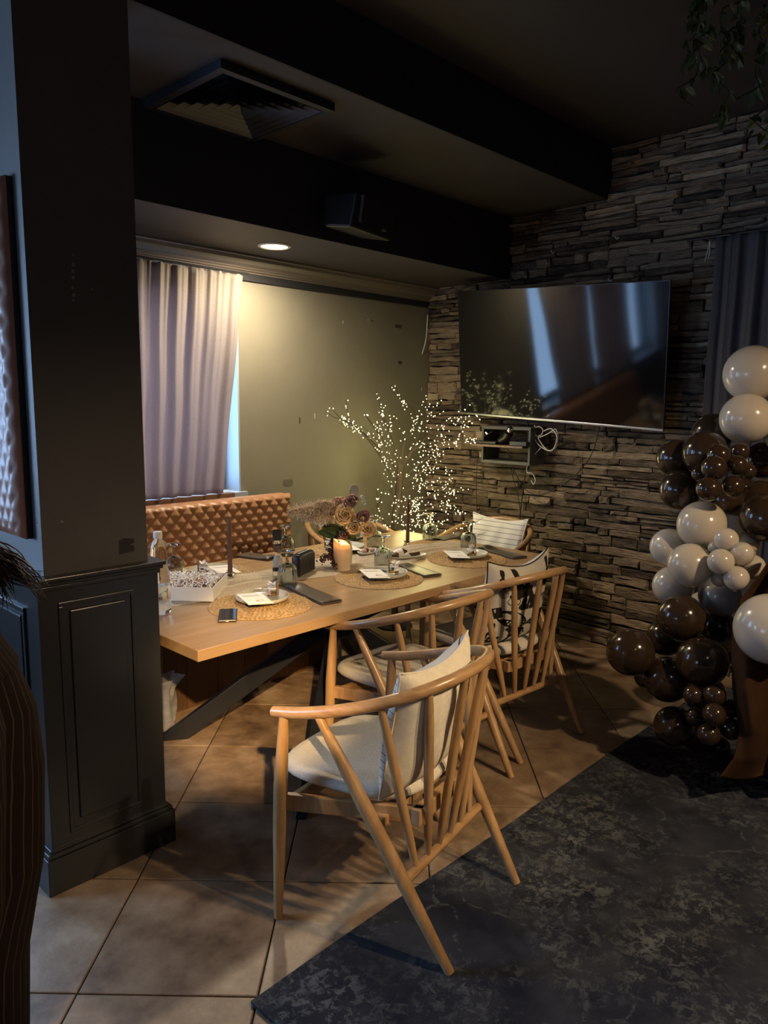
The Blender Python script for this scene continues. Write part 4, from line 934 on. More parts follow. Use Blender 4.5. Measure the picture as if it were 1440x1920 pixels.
for k in range(7):
    c = (r.uniform(0.06, Lx-0.05), r.uniform(0.05, Ly-0.05), 0.058); MB().sphere(c, 0.020, 10, 6, (1, 1, 0.6)).build('sweet', mat('sweet_tan', (0.32, 0.19, 0.12), 0.7) if k == 0 else bpy.data.materials['sweet_tan'], bx, smooth='all')
MB().grid(lambda u, v: (0.002+(Lx-0.004)*u, 0.002+(Ly-0.004)*v, 0.045), 4, 4).build('filling_base', bpy.data.materials['sweet_tan'], bx)
# taper candles in glass holders
def taper(px, py, htop, label):
    p = T(px, py); t = thing('taper_candle', label, 'candle', (p.x, p.y, TZ+0.0065), group=None)
    MB().lathe([(1e-6, 0.0), (0.030, 0.0), (0.032, 0.006), (0.026, 0.012), (0.020, 0.020), (0.021, 0.035), (0.024, 0.042), (0.0235, 0.045), (0.0125, 0.045), (0.0122, 0.028), (1e-6, 0.026)], 10).build('glass_holder', m_clear, t, smooth=False)
    MB().lathe([(1e-6, 0.027), (0.0115, 0.027), (0.0115, 0.06), (0.0105, htop*0.6), (0.0085, htop-0.02), (0.006, htop-0.006), (1e-6, htop)], 18).build('wax_stick', m_taper, t, smooth='all')
    MB().tube([(0,0,htop-0.002),(0.001,0,htop+0.006),(0.004,0,htop+0.010)], 0.0012, 5).build('wick', m_petalw, t)
taper(432, 1093, 0.315, 'tall brown taper candle in a glass holder behind the white box')
taper(764, 1028, 0.30, 'tall brown taper candle in a glass holder in front of the lit twig tree')
# pepper grinder
gp_ = T(521, 1083); gr = thing('pepper_grinder', 'glass pepper grinder with black cup lid left of the black ribbed holder', 'grinder', (gp_.x, gp_.y, TZ+e_))
MB().lathe([(0.022, 0.19), (0.0225, 0.20), (0.0255, 0.235), (0.0255, 0.238), (0.0235, 0.238), (0.0215, 0.205), (1e-6, 0.203)], 28).build('lid_cup', m_black, gr, smooth=True)
MB().lathe([(0.0205, 0.172), (0.0215, 0.174), (0.0215, 0.192), (0.0205, 0.193)], 28).build('steel_collar', m_steel, gr, smooth=True)
MB().lathe([(1e-6, 0.0), (0.024, 0.0), (0.0255, 0.004), (0.0255, 0.05), (0.024, 0.085), (0.018, 0.11), (0.0145, 0.12), (0.017, 0.135), (0.0205, 0.16), (0.0205, 0.172), (1e-6, 0.172)], 28).build('glass_body', m_clear, gr, smooth='all')
MB().lathe([(1e-6, 0.055), (0.0215, 0.056), (0.020, 0.085), (0.012, 0.112), (1e-6, 0.113)], 20).build('salt_fill', m_white, gr, smooth=True)
MB().lathe([(0.0262, 0.036), (0.0262, 0.050)], 28).build('dark_band', m_black, gr, smooth='all')
MB().lathe([(1e-6, 0.128), (0.0125, 0.13), (0.0170, 0.15), (0.0175, 0.165), (1e-6, 0.165)], 20).build('peppercorn_fill', mat('pepper', (0.12, 0.07, 0.05), 0.9, (0.25, 0.16, 0.12), 200), gr, smooth=True)
# black ribbed holder
k0, k1 = T(552, 1084), T(586, 1072); kh = thing('ribbed_holder', 'black ribbed arched holder on tiny feet left of the lit pillar candle', 'holder', (*((k0+k1)/2)[:2], TZ+e_), lookdir(k0, k1)+0.15)
def rib_fn(u, v):
    a = -1+2*u; x = a*0.068; yy = math.cos(PI*v); topz = 0.128-0.018*abs(a)**4; rb = 0.0035*abs(math.sin(PI*11*u))
    z = 0.012 if v in (0, 1) else 0
    return None
b = MB(); n = 88
for k in range(n+1):
    a = -1+2*k/n; rb = 0.006*abs(math.sin(PI*11*k/n))**0.8; hz = 0.118+rb-0.014*abs(a)**6; dp = 0.020+rb
    for yy, zz in ((-dp, 0.014), (-dp, hz-0.014), (-dp*0.6, hz-0.002), (0, hz), (dp*0.6, hz-0.002), (dp, hz-0.014), (dp, 0.014)): b.v.append((a*0.086, yy, zz))
for k in range(n):
    for j in range(6): b.f.append((k*7+j, (k+1)*7+j, (k+1)*7+j+1, k*7+j+1))
    b.f.append((k*7+6, (k+1)*7+6, (k+1)*7, k*7))
b.f.append(tuple(range(7))); b.f.append(tuple(n*7+j for j in range(7))[::-1]); b.build('ribbed_body', m_black, kh, smooth=True)
for sx_ in (-0.070, 0.070):
    for sy_ in (-0.014, 0.014): MB().tube([(sx_, sy_, 0.015), (sx_, sy_, 0)], [0.003, 0.002], 6).build('foot', m_black, kh)
# LED pillar candle
cp = T(652, 1072); pc = thing('pillar_candle', 'lit ivory pillar candle with glowing flame in the middle of the table', 'candle', (cp.x, cp.y+0.045, TZ+0.0015))
m_wax = cloth_mat('ivory_wax', (0.80, 0.70, 0.52), 0.35, (0.95, 0.72, 0.42), weave=20)
def waxf(r0, dz=0):
    def fn(u, v):
        a = 2*PI*u; top = 0.148+0.016*math.cos(a-2.2)+0.004*math.sin(3*a); return (r0*math.cos(a), r0*math.sin(a), top*v+dz)
    return fn
b = MB().grid(waxf(0.044), 40, 10); b.grid(waxf(0.038, 0.0), 40, 10)
n0 = len(b.v); 
for k in range(40): b.f.append((10*41+k, 10*41+k+1, 451+10*41+k+1, 451+10*41+k))
b.add([(0.0385*math.cos(2*PI*k/24), 0.0385*math.sin(2*PI*k/24), 0.118) for k in range(24)], [tuple(range(24))])
b.add([(0.0435*math.cos(2*PI*k/24), 0.0435*math.sin(2*PI*k/24), 0.0005) for k in range(24)], [tuple(range(24))[::-1]]); b.build('wax_body', m_wax, pc, smooth=True)
MB().lathe([(1e-6, 0.124), (0.005, 0.129), (0.0065, 0.136), (0.004, 0.146), (1e-6, 0.156)], 12).build('flame', emit_mat('flame_glow', (1.0, 0.62, 0.18), 30), pc, smooth='all')
light('POINT', 'candle_glow_lamp', (cp.x, cp.y+0.045, TZ+0.135), 0.5, (1.0, 0.66, 0.32), 0.012)
light('POINT', 'candle_glow_lamp', (cp.x-0.012, cp.y+0.03, TZ+0.158), 0.10, (1.0, 0.64, 0.30), 0.01)
# fluted vase
vp = (cp.x+0.075, cp.y+0.12); vz = TZ+0.004
vs_ = thing('fluted_vase', 'white fluted vase with a brown neck behind the lit candle', 'vase', (vp[0], vp[1], vz))
MB().lathe([(1e-6, 0), (0.045, 0), (0.048, 0.01), (0.050, 0.09), (0.045, 0.125), (0.022, 0.145), (0.020, 0.15)], 72, rib=18, ramp=0.05).build('fluted_body', m_vase, vs_, smooth='all')
MB().lathe([(0.020, 0.149), (0.0205, 0.185), (0.022, 0.19), (0.018, 0.19), (0.016, 0.15)], 20).build('neck', m_cork, vs_, smooth=True)
# bouquet
FD = 3.98
bq = thing('flower_bouquet', 'bouquet of pampas plumes, brown and cream roses standing in the fluted vase', 'bouquet', (vp[0], vp[1], vz+0.185)); BO = Vector((vp[0], vp[1], vz+0.185))
def rose(c, R_, m, nm='rose', seed=0, npet=15):
    # spiral of upright petals that open outwards, rims curled back
    r = random.Random(seed); c = Vector(c); face = (EYE-c).normalized(); face = (face+Vector((r.uniform(-.3,.3), r.uniform(-.3,.3), r.uniform(0,.5)))).normalized()
    e1 = face.cross(Vector((0,0,1))).normalized(); e2 = e1.cross(face); b = MB()
    for k in range(npet):
        f_ = (k+0.6)/npet; a0_ = k*2.4; rb = R_*(0.06+0.50*f_); rt_ = R_*(0.10+0.88*f_**1.1); wd = 1.0-0.25*f_; top = R_*(0.62-0.50*f_**1.3)
        def fn(u, v):
            a = a0_+(u-0.5)*2*wd; e = 1-(abs(u-0.5)*2)**3*0.30*v; rad = rb+(rt_-rb)*v**1.6+R_*0.07*max(0, v-0.75)*4*f_
            hgt = -R_*0.45+(top+R_*0.45)*math.sin(v*PI*0.52)*e
            return c + (e1*math.cos(a)+e2*math.sin(a))*rad + face*hgt
        b.grid(fn, 7, 6)
    o = b.build(nm, m, bq, smooth='all', loc=BO); o.location = (0,0,0); sd = o.modifiers.new('t', 'SOLIDIFY'); sd.thickness = 0.0012; return o
rose(at(658, 941, FD-0.10), 0.043, m_rosewood, 'brown_rose', 1); rose(at(680, 969, FD-0.10), 0.040, m_rosewood, 'brown_rose', 2); rose(at(630, 944, FD), 0.036, m_rosepink, 'pink_rose', 3)
rose(at(646, 966, FD-0.07), 0.058, m_rosecream, 'cream_rose', 4, 20); rose(at(664, 990, FD-0.08), 0.045, m_rosecream, 'cream_rose', 5, 18); rose(at(688, 993, FD-0.05), 0.052, m_rosecream, 'cream_rose', 6, 18); rose(at(640, 945, FD+0.06), 0.04, m_rosecream, 'cream_rose', 16, 12)
rose(at(600, 980, FD-0.02), 0.030, m_petalw, 'white_blossom', 7, 10); rose(at(609, 977, FD), 0.022, m_petalw, 'white_blossom', 17, 9); rose(at(680, 932, FD), 0.013, m_petalw, 'white_blossom', 8, 9); rose(at(683, 942, FD), 0.015, m_petalw, 'white_blossom', 9, 9); rose(at(679, 1003, FD-0.12), 0.014, m_petalw, 'white_blossom', 10, 7)
for k in range(9): rose(at(688+9*math.cos(k), 968+k*4+3*math.sin(k*2), FD-0.05), 0.010, m_petalw, 'white_blossom', 20+k, 6)
# pampas plumes
pb = MB(); r = random.Random(8)
for (a_, b_, n_, wd) in (((632, 958), (540, 960), 1700, 0.062), ((636, 965), (572, 975), 1000, 0.050), ((640, 952), (590, 944), 800, 0.042)):
    A_, B_ = at(*a_, FD), at(*b_, FD-0.05); ax = (B_-A_)
    for k in range(n_):
        t = r.random(); p = A_+ax*t+Vector((0,0,0.012*math.sin(PI*t))); sw = wd*(math.sin(PI*min(1, t*0.85+0.12))**0.7)
        d = (ax.normalized()*0.5+Vector((r.gauss(0,1), r.gauss(0,1), r.gauss(0,0.9))).normalized()).normalized()*sw*r.uniform(0.4, 1.1)
        d.z -= 0.008*r.random(); n2_ = d.cross(Vector((r.random(), r.random(), r.random()))).normalized()*0.0017
        m1 = p+d*0.5; pb.add([p-n2_*0.6, p+n2_*0.6, m1+n2_, m1-n2_, p+d+Vector((0,0,-0.004))], [(0,1,2,3),(3,2,4)])
        if k % 2 == 0:
            q = p+d; pb.add([q+n2_*2, q-n2_*2, q+d*0.12+n2_*1.5], [(0,1,2)])
    pb.tube([A_, A_+ax*0.5, B_], 0.0015, 5)
o = pb.build('pampas_plume', m_pampas, bq, loc=BO); o.location = (0,0,0); o['kind'] = 'stuff'
# big leaves
def leaf_at(c, d, n_, L_, w_, m, nm='leaf'):
    c = Vector(c); d = Vector(d).normalized(); n_ = Vector(n_).normalized(); s_ = d.cross(n_).normalized()
    def fn(u, v): x = (v-0.5)*2; ww = w_*math.sin(PI*min(1, u*0.93+0.04))**0.8; return c+d*L_*u+s_*x*ww+n_*(abs(x)*0.012-0.02*u*u)
    o = MB().grid(fn, 8, 4).build(nm, m, bq, smooth='all', loc=BO); o.location = (0,0,0)
ctr = at(648, 1000, FD)
for (px, py, w_) in ((596, 998, 0.032), (618, 1022, 0.030), (668, 1012, 0.022), (606, 985, 0.028)):
    tp_ = at(px, py, FD-0.02); leaf_at(ctr, tp_-ctr, (EYE-ctr), (tp_-ctr).length, w_, m_greenleaf)
b = MB()
for (px, py) in ((648,950),(664,945),(680,968),(630,950),(662,985),(684,990),(640,965)):
    q = at(px, py, FD+0.01); b.tube([BO+Vector((0,0,-0.12)), BO, BO+(q-BO)*0.5+Vector((0,0,0.01)), q], 0.002, 5)
o = b.build('flower_stems', m_greenleaf, bq, loc=BO); o.location = (0,0,0)
# topper
tpc = at(664, 922, FD); b = MB(); ex_ = AX; ez_ = Vector((0,0,1))
pts = [tpc+ex_*math.cos(2*PI*k/28)*0.027+ez_*math.sin(2*PI*k/28)*0.038 for k in range(28)]
b.tube(pts, 0.0018, 5, closed=True); o = b.build('oval_topper_rim', m_pampas, bq, loc=BO); o.location = (0,0,0)
nn_ = -CX*0.0012; o = MB().add([p_+nn_ for p_ in pts]+[p_-nn_ for p_ in pts], [tuple(range(28)), tuple(range(28, 56))[::-1]]).build('oval_topper', mat('frosted_acrylic', (0.42, 0.38, 0.32), 0.3, **{'Alpha': 0.6}), bq, loc=BO); o.location = (0,0,0)
b = MB()
for k in range(5): b.tube([tpc+nn_*1.6+ex_*(-0.012+0.006*k)+ez_*(-0.012+0.006*(k % 2)), tpc+nn_*1.6+ex_*(-0.009+0.005*k)+ez_*(0.014-0.004*(k % 3))], 0.0012, 4)
o = b.build('topper_script', m_pampas, bq, loc=BO); o.location = (0,0,0)
# hanging seed tassels
b = MB(); r = random.Random(12)
for (pp) in ([(646,1000),(635,1010),(625,1025),(616,1040),(606,1050)], [(650,1002),(640,1020),(630,1035),(625,1050),(630,1060)], [(644,1004),(634,1022),(622,1040),(600,1052)], [(622,1040),(628,1052),(640,1058)]):
    path = crv([at(x_, y_, FD-0.05-0.02*i) for i, (x_, y_) in enumerate(pp)], 6); b.tube(path, 0.0018, 5)
    for p in path:
        for k in range(9): b.sphere(p+Vector((r.gauss(0,.009), r.gauss(0,.009), r.gauss(0,.009))), r.uniform(0.003, 0.005), 5, 3)
for v_i, v_ in enumerate(b.v):
    if v_[2] < TZ+0.003: b.v[v_i] = (v_[0], v_[1], TZ+0.003)
o = b.build('seed_tassels', m_berry, bq, loc=BO); o.location = (0,0,0); o['kind'] = 'stuff'
# tulle runner
def tul(u, v):
    x = 1.50+2.15*u; cyy = 2.88+0.05*math.sin(5*u+0.6); wd = 0.09+0.16*abs(math.sin(2.5*u+0.35))+0.05*math.sin(13*u)
    y = cyy+wd*(v-0.5)*2*0.75; bun = 0.030*math.exp(-((u-0.24)/0.08)**2)+0.035*math.exp(-((u-0.80)/0.10)**2)
    f_ = math.sin(PI*v)**0.6; z = TZ+0.0022+f_*(0.003+bun*(0.6+0.4*math.sin(31*v+9*u)))+0.0025*(1+math.sin(38*v+14*u+3*math.sin(9*u)))*f_
    return (x, y, z)
tag(MB().grid(tul, 120, 40).build('tulle_runner', m_tulle, smooth='all', loc=Vector((2.5, 2.88, TZ))), 'crumpled sheer cream tulle runner along the middle of the table', 'table runner')
# serving dishes and pastries
pt = T(770, 1049); pd_ = thing('serving_dish', 'shallow oval cream dish holding pastries right of the middle goblet', 'dish', (pt.x, pt.y+0.03, TZ+0.004), lookdir(T(740, 1052), T(798, 1046)))
MB().lathe([(1e-6, 0.0), (0.09, 0.0), (0.115, 0.010), (0.125, 0.016), (0.122, 0.018), (0.108, 0.011), (1e-6, 0.006)], 40, sy=0.5).build('dish_body', m_plate, pd_, smooth='all')
PZ = TZ+0.0105
pa = thing('wrapped_roll', 'brown rolled pastry wrapped in white paper on the cream dish', 'pastry', (pt.x-0.045, pt.y+0.045, PZ+0.002), rot=(0, math.radians(-20), lookdir(T(740, 1052), T(798, 1046))))
MB().tube([(-0.05,0,0.022),(-0.02,0,0.026),(0.03,0,0.024),(0.055,0,0.012)], [0.016, 0.021, 0.018, 0.007], 14).build('roll', m_pastry, pa, smooth=True)
MB().tube([(-0.028,0,0.026),(0.0,0,0.0262),(0.026,0,0.0245)], [0.0225, 0.0228, 0.0205], 14, cap=False).build('paper_wrap', m_white, pa, smooth=True)
for i, (dx, dy, lb) in enumerate(((0.055, 0.025, 'flat chocolate biscuit at the right end of the cream dish'), (-0.085, 0.035, 'round chocolate ball at the left end of the cream dish'))):
    p = Vector((pt.x+dx, pt.y+dy, PZ))
    if i == 0: o = MB().tube([p+Vector((-0.035,0,0.011)), p+Vector((0.035,-0.005,0.011))], 0.013, 10, flat=0.8).build('biscuit', m_pastry, smooth=True, loc=p)
    else: o = MB().sphere(p+Vector((0,0,0.019)), 0.019, 12, 8).build('chocolate_ball', m_pastry, smooth='all', loc=p)
    tag(o, lb, 'sweet')
s2 = T(690, 1040); sd2 = thing('snack_tray', 'small oval cream tray of snacks between the candle and the goblets', 'tray', (s2.x, s2.y, TZ+0.006), 0.3)
MB().lathe([(1e-6, 0.0), (0.06, 0.0), (0.08, 0.010), (0.088, 0.018), (0.085, 0.020), (0.074, 0.011), (1e-6, 0.005)], 32, sy=0.6).build('tray_body', m_plate, sd2, smooth='all')
for i, (dx, dy) in enumerate(((-0.03, 0.0), (0.0, 0.012), (0.03, -0.004))):
    p = Vector((s2.x+dx, s2.y+dy, TZ+0.013)); tag(MB().sphere(p+Vector((0,0,0.012)), 0.015, 10, 6, (1.2, 0.9, 0.8)).build('snack', m_rosepink if i != 1 else m_pastry, smooth='all', loc=p), ['pink', 'chocolate', 'pink'][i]+' sweet on the small tray, ' + ['left end', 'middle', 'right end'][i], 'sweet')
st = T(664, 1023); tag(MB().tube([(st.x+0.05, st.y+0.06, TZ+0.020), (st.x+0.14, st.y+0.08, TZ+0.020)], [0.016, 0.014], 12).build('black_cylinder_case', m_black, smooth=True, loc=Vector((st.x+0.09, st.y+0.07, TZ))), 'small black cylindrical case lying behind the snack tray', 'case')
# plastic bag on the floor by the bench
bgp = Vector((1.76, 3.24, 0.0)); r = random.Random(6)
def bagf(u, v):
    a = 2*PI*u; rr = 0.085*(1-0.55*v**2)+0.016*math.sin(5*a+4*v)+0.010*math.sin(9*a+1); 
    if v > 0.8: rr += 0.06*(v-0.8)*3
    return (bgp.x+rr*math.cos(a)*1.15+0.06*v*v, bgp.y+rr*math.sin(a)*0.8, 0.004+0.25*v)
b = MB().grid(bagf, 40, 14); tag(b.build('plastic_bag', m_bag, smooth='all', loc=bgp), 'crumpled translucent white plastic bag on the floor by the banquette base', 'bag')

# ================================================================ lit twig tree
ttl = at(742, 985, 5.35); tw = thing('lit_twig_tree', 'twig tree covered in tiny warm lights in the corner of the room', 'light tree', (ttl.x, ttl.y, 0)); TO = Vector((ttl.x, ttl.y, 0))
tr = random.Random(21); D0 = 5.35
leds = []
def clampw(p):
    p = p.copy(); p.x = min(p.x, 4.50); p.y = min(p.y, 3.87); return p
def branch(pxs, r0, r1, d0, d1, nl, nm='branch', jit=5, sub=True):
    n = len(pxs); pts = crv([clampw(at(x, y, d0+(d1-d0)*i/(n-1))) for i, (x, y) in enumerate(pxs)], 5)
    rad = [r0+(r1-r0)*i/(len(pts)-1) for i in range(len(pts))]
    o = MB().tube(pts, rad, 6).build(nm, m_bark, tw, smooth=True, loc=TO); o.location = (0,0,0)
    for k in range(int(nl*0.72)):
        t = tr.uniform(0.12, 1)**0.8*(len(pts)-1); i = min(int(t), len(pts)-2); p = pts[i]+(pts[i+1]-pts[i])*(t-i)
        s_ = jit*0.0038; leds.append(clampw(p+Vector((tr.gauss(0, s_), tr.gauss(0, s_), tr.gauss(0, s_)))))
    if sub:
        for k in range(3):
            i = tr.randrange(len(pts)//3, len(pts)-1); p = pts[i]; d = (pts[i+1]-pts[i]).normalized()
            d = (d+Vector((tr.uniform(-.9,.9), tr.uniform(-.6,.6), tr.uniform(-.2,.9)))).normalized(); q = clampw(p+d*tr.uniform(0.10, 0.22)); mid = (p+q)/2+Vector((0,0,-0.01))
            o = MB().tube([p, mid, q], [r1*1.3, r1, r1*0.6], 5).build('twig', m_bark, tw, loc=TO); o.location = (0,0,0)
            for j in range(5): leds.append(clampw(p+(q-p)*tr.random()+Vector((tr.gauss(0,.01), tr.gauss(0,.01), tr.gauss(0,.01)))))
base = TO; tp0 = at(748, 925, D0)
o = MB().tube(crv([base+Vector((0,0,0.015)), TO+Vector((0,0,0.35)), at(740, 985, D0), at(746, 935, D0), at(750, 890, D0), at(752, 870, D0)]), 0.024, 8).build('trunk', m_bark, tw, smooth=True, loc=TO); o.location = (0,0,0)
o = MB().lathe([(0.13, 0), (0.13, 0.012), (0.03, 0.02), (0.02, 0.03)], 24).build('base_plate', m_black, tw)
B = branch
B([(750,890),(735,868),(715,845),(692,822),(668,800),(648,790),(641,788)], .007, .002, D0, D0-.25, 36); B([(745,905),(728,880),(712,855),(695,830),(678,812),(662,795),(650,782)], .006, .002, D0, D0-.1, 30)
B([(750,888),(742,850),(732,815),(722,790),(714,764)], .006, .002, D0, D0+.1, 30); B([(752,885),(756,845),(764,815),(776,795),(785,775),(792,762)], .006, .002, D0, D0-.1, 22)
B([(746,900),(738,870),(722,835),(712,810),(705,790)], .005, .002, D0, D0-.2, 24); B([(754,880),(770,850),(792,835),(820,828),(850,833),(878,828),(894,825)], .006, .002, D0, D0-.3, 38)
B([(754,900),(780,875),(812,850),(836,835),(858,820),(868,805),(865,790)], .005, .002, D0, D0-.35, 34); B([(752,915),(775,895),(800,880),(825,872),(845,885)], .005, .002, D0, D0-.2, 30)
B([(750,930),(778,912),(806,905),(828,908),(845,925),(855,922)], .005, .002, D0, D0-.3, 26); B([(748,950),(775,938),(802,932),(822,922),(800,905)], .005, .002, D0, D0-.15, 26)
B([(746,965),(775,960),(805,955),(830,952),(848,962),(862,958)], .005, .002, D0, D0-.3, 30); B([(745,980),(770,978),(800,985),(828,980),(842,1000),(870,990)], .005, .002, D0, D0-.3, 26)
B([(744,945),(735,925),(732,900),(728,880)], .004, .002, D0, D0-.1, 10); B([(744,995),(724,982),(712,965),(704,948)], .004, .002, D0, D0-.3, 5)
B([(760,870),(778,840),(785,815),(800,790),(812,772),(830,758)], .005, .002, D0, D0-.2, 22, jit=6); B([(780,790),(772,765),(755,757)], .003, .0015, D0, D0, 6); B([(790,830),(808,812),(830,795),(852,790)], .004, .0015, D0-.1, D0-.3, 14)
for k in range(150): leds.append(clampw(at(tr.gauss(772, 20), min(1000, tr.gauss(965, 24)), D0-tr.uniform(0, .25))))
for k in range(60): leds.append(clampw(at(tr.gauss(790, 32), tr.gauss(860, 40), D0-tr.uniform(0, .25))))
b = MB()
PHI = (1+5**0.5)/2
for p in leds:
    r_ = tr.uniform(0.0032, 0.0056)
    b.add([(p.x+r_*x, p.y+r_*y, p.z+r_*z) for x, y, z in ((1,0,0),(-1,0,0),(0,1,0),(0,-1,0),(0,0,1),(0,0,-1))], [(0,2,4),(2,1,4),(1,3,4),(3,0,4),(2,0,5),(1,2,5),(3,1,5),(0,3,5)])
o = b.build('light_beads', m_led, tw, smooth='all', loc=TO); o.location = (0,0,0); o['kind'] = 'stuff'

for gx, gy, dd in ((770, 960, 5.2), (740, 850, 5.25), (830, 860, 5.1), (790, 900, 5.2)):
    light('POINT', 'twig_tree_glow_lamp', clampw(at(gx, gy, dd)), 2.1, (1.0, 0.86, 0.36), 0.12)
# ================================================================ balloons
CR, BR, TR = 'c', 'b', 't'
BALL = [
 (1411,701,52,CR,3.45,'big cream balloon at the top right of the garland'), (1400,785,47,CR,3.40,'cream balloon directly under the topmost cream one'), (1469,817,32,CR,3.40,'small slice of cream balloon at the right picture edge under the top pair'),
 (1336,813,37,BR,3.62,'brown balloon peeking out left of the second cream one'), (1266,859,34,BR,3.55,'leftmost brown balloon of the upper brown cluster'), (1322,849,41,BR,3.42,'large dark brown balloon at the upper left behind the small ones'),
 (1276,918,38,BR,3.50,'brown balloon just above the cream cluster, lower left of the upper brown group'), (1348,854,21,BR,3.24,'small brown balloon topmost in the upper bunch of small ones'), (1339,877,23,BR,3.18,'small glossy brown balloon at the centre left of the upper bunch'),
 (1313,888,16,BR,3.28,'smallest brown balloon at the left of the upper bunch'), (1387,847,17,BR,3.28,'small brown balloon at the upper right of the upper bunch'), (1381,872,19,BR,3.22,'small brown balloon in the right middle of the upper bunch'),
 (1402,884,15,BR,3.26,'tiny brown balloon at the far right of the upper bunch'), (1329,917,23,BR,3.18,'small brown balloon at the bottom left of the upper bunch'), (1374,912,20,BR,3.20,'small brown balloon at the bottom right of the upper bunch'),
 (1363,937,30,BR,3.42,'dark brown balloon half hidden under the upper small bunch'), (1423,941,40,BR,3.56,'dark brown balloon hidden behind the right edge brown one'), (1436,971,46,BR,3.25,'large brown balloon at the right edge above the drape'), (1432,863,34,BR,3.60,'dark brown balloon at the right edge behind the small bunch'),
 (1316,985,45,CR,3.38,'cream balloon at the top of the middle cream cluster'), (1255,1026,35,CR,3.50,'leftmost cream balloon of the middle cluster'), (1294,1060,41,CR,3.28,'large cream balloon in the front of the middle cluster'), (1262,1099,37,CR,3.46,'cream balloon at the lower left above the lower brown cluster'),
 (1362,1012,22,CR,3.18,'small cream balloon at the top of the cream bunch'), (1403,1018,20,CR,3.30,'small cream balloon at the upper right of the cream bunch'), (1391,1038,22,CR,3.14,'small cream balloon in the centre right of the cream bunch'), (1352,1053,24,CR,3.14,'small cream balloon at the left of the cream bunch'),
 (1342,1028,14,CR,3.26,'tiny cream balloon tucked left of the cream bunch'), (1411,1063,23,CR,3.26,'small cream balloon at the right behind the cream bunch'), (1381,1084,23,CR,3.12,'small cream balloon at the bottom of the cream bunch'), (1348,1086,14,CR,3.24,'tiny cream balloon at the lower left of the cream bunch'),
 (1350,1118,38,TR,3.40,'translucent grey balloon under the cream bunch'), (1322,1142,34,CR,3.58,'cream balloon wedged above the lower brown cluster'),
 (1278,1159,44,BR,3.30,'large brown balloon at the top of the lower brown cluster'), (1183,1223,44,BR,3.34,'leftmost brown balloon standing out toward the stone wall'), (1248,1196,34,BR,3.52,'brown balloon behind the top of the lower cluster'), (1345,1175,33,BR,3.46,'dark brown balloon beside the drape under the grey one'),
 (1317,1240,47,BR,3.18,'largest brown balloon in the front of the lower cluster'), (1251,1274,42,BR,3.30,'brown balloon lower left of the largest one'), (1214,1268,24,BR,3.56,'brown balloon hidden behind the lower left pair'),
 (1299,1303,18,BR,3.12,'small brown balloon at the upper left of the lower bunch'), (1340,1303,21,BR,3.08,'small brown balloon at the upper middle of the lower bunch'), (1303,1344,17,BR,3.14,'small brown balloon at the left of the lower bunch'), (1339,1340,21,BR,3.04,'small brown balloon at the centre of the lower bunch'),
 (1371,1329,17,BR,3.12,'small brown balloon at the right of the lower bunch'), (1329,1377,21,BR,3.08,'small brown balloon at the bottom of the lower bunch'), (1371,1367,20,BR,3.10,'small brown balloon at the bottom right by the drape'), (1264,1362,37,BR,3.26,'brown balloon resting on the rug edge at the lower left'),
 (1310,1368,40,BR,3.42,'dark brown balloon behind the lower bunch'), (1446,1180,66,CR,2.95,'very large cream balloon in front of the drape at the right edge'), (1445,1290,38,BR,3.20,'brown balloon under the very large cream one'), (1385,1210,38,BR,3.62,'dark brown balloon hidden behind the drape'), (1350,1400,30,BR,3.45,'dark brown balloon low behind the lower bunch'),
 (1390,790,40,BR,3.72,'dark brown balloon behind the second cream one'), (1385,930,38,BR,3.66,'dark brown balloon deep behind the upper bunch'), (1380,1040,34,CR,3.52,'cream balloon behind the cream bunch'), (1320,1300,38,BR,3.42,'dark brown balloon behind the lower small bunch'),
]
bm_cache = {}
for (px, py, rr, cc, dep, lb) in BALL:
    c = at(px, py, dep); R_ = rr/F*dep; R_ = min(R_, c.z-0.015)
    key = cc
    if key not in bm_cache:
        prof = [(max(1e-6, math.sin(PI*i/26))*(1+0.02*math.cos(PI*i/26)), -math.cos(PI*i/26)*(1.03 if i < 13 else 1.0)) for i in range(27)]
        b = MB().lathe(prof, 44); b.lathe([(0.05, -1.02), (0.03, -1.06), (0.045, -1.09), (0.02, -1.10)], 12)
        bm_cache[key] = b.build('balloon', {CR: m_ball_c, BR: m_ball_b, TR: m_ball_t}[cc], smooth='all'); o = bm_cache[key]
    else: o = bm_cache[key].copy(); C.objects.link(o)
    r = random.Random(int(px*py)); o.location = c; o.scale = (R_, R_, R_)
    v_ = Vector((c.x-3.55, c.y-1.05, r.uniform(-0.2, 0.2))); q = Vector((0,0,-1)).rotation_difference(-AX*-1 if False else (CX*0.9+Vector((r.uniform(-.4,.4), r.uniform(-.4,.4), r.uniform(-.5,.5)))).normalized()); o.rotation_euler = q.to_euler()
    tag(o, lb, 'balloon', 'balloons of the garland')
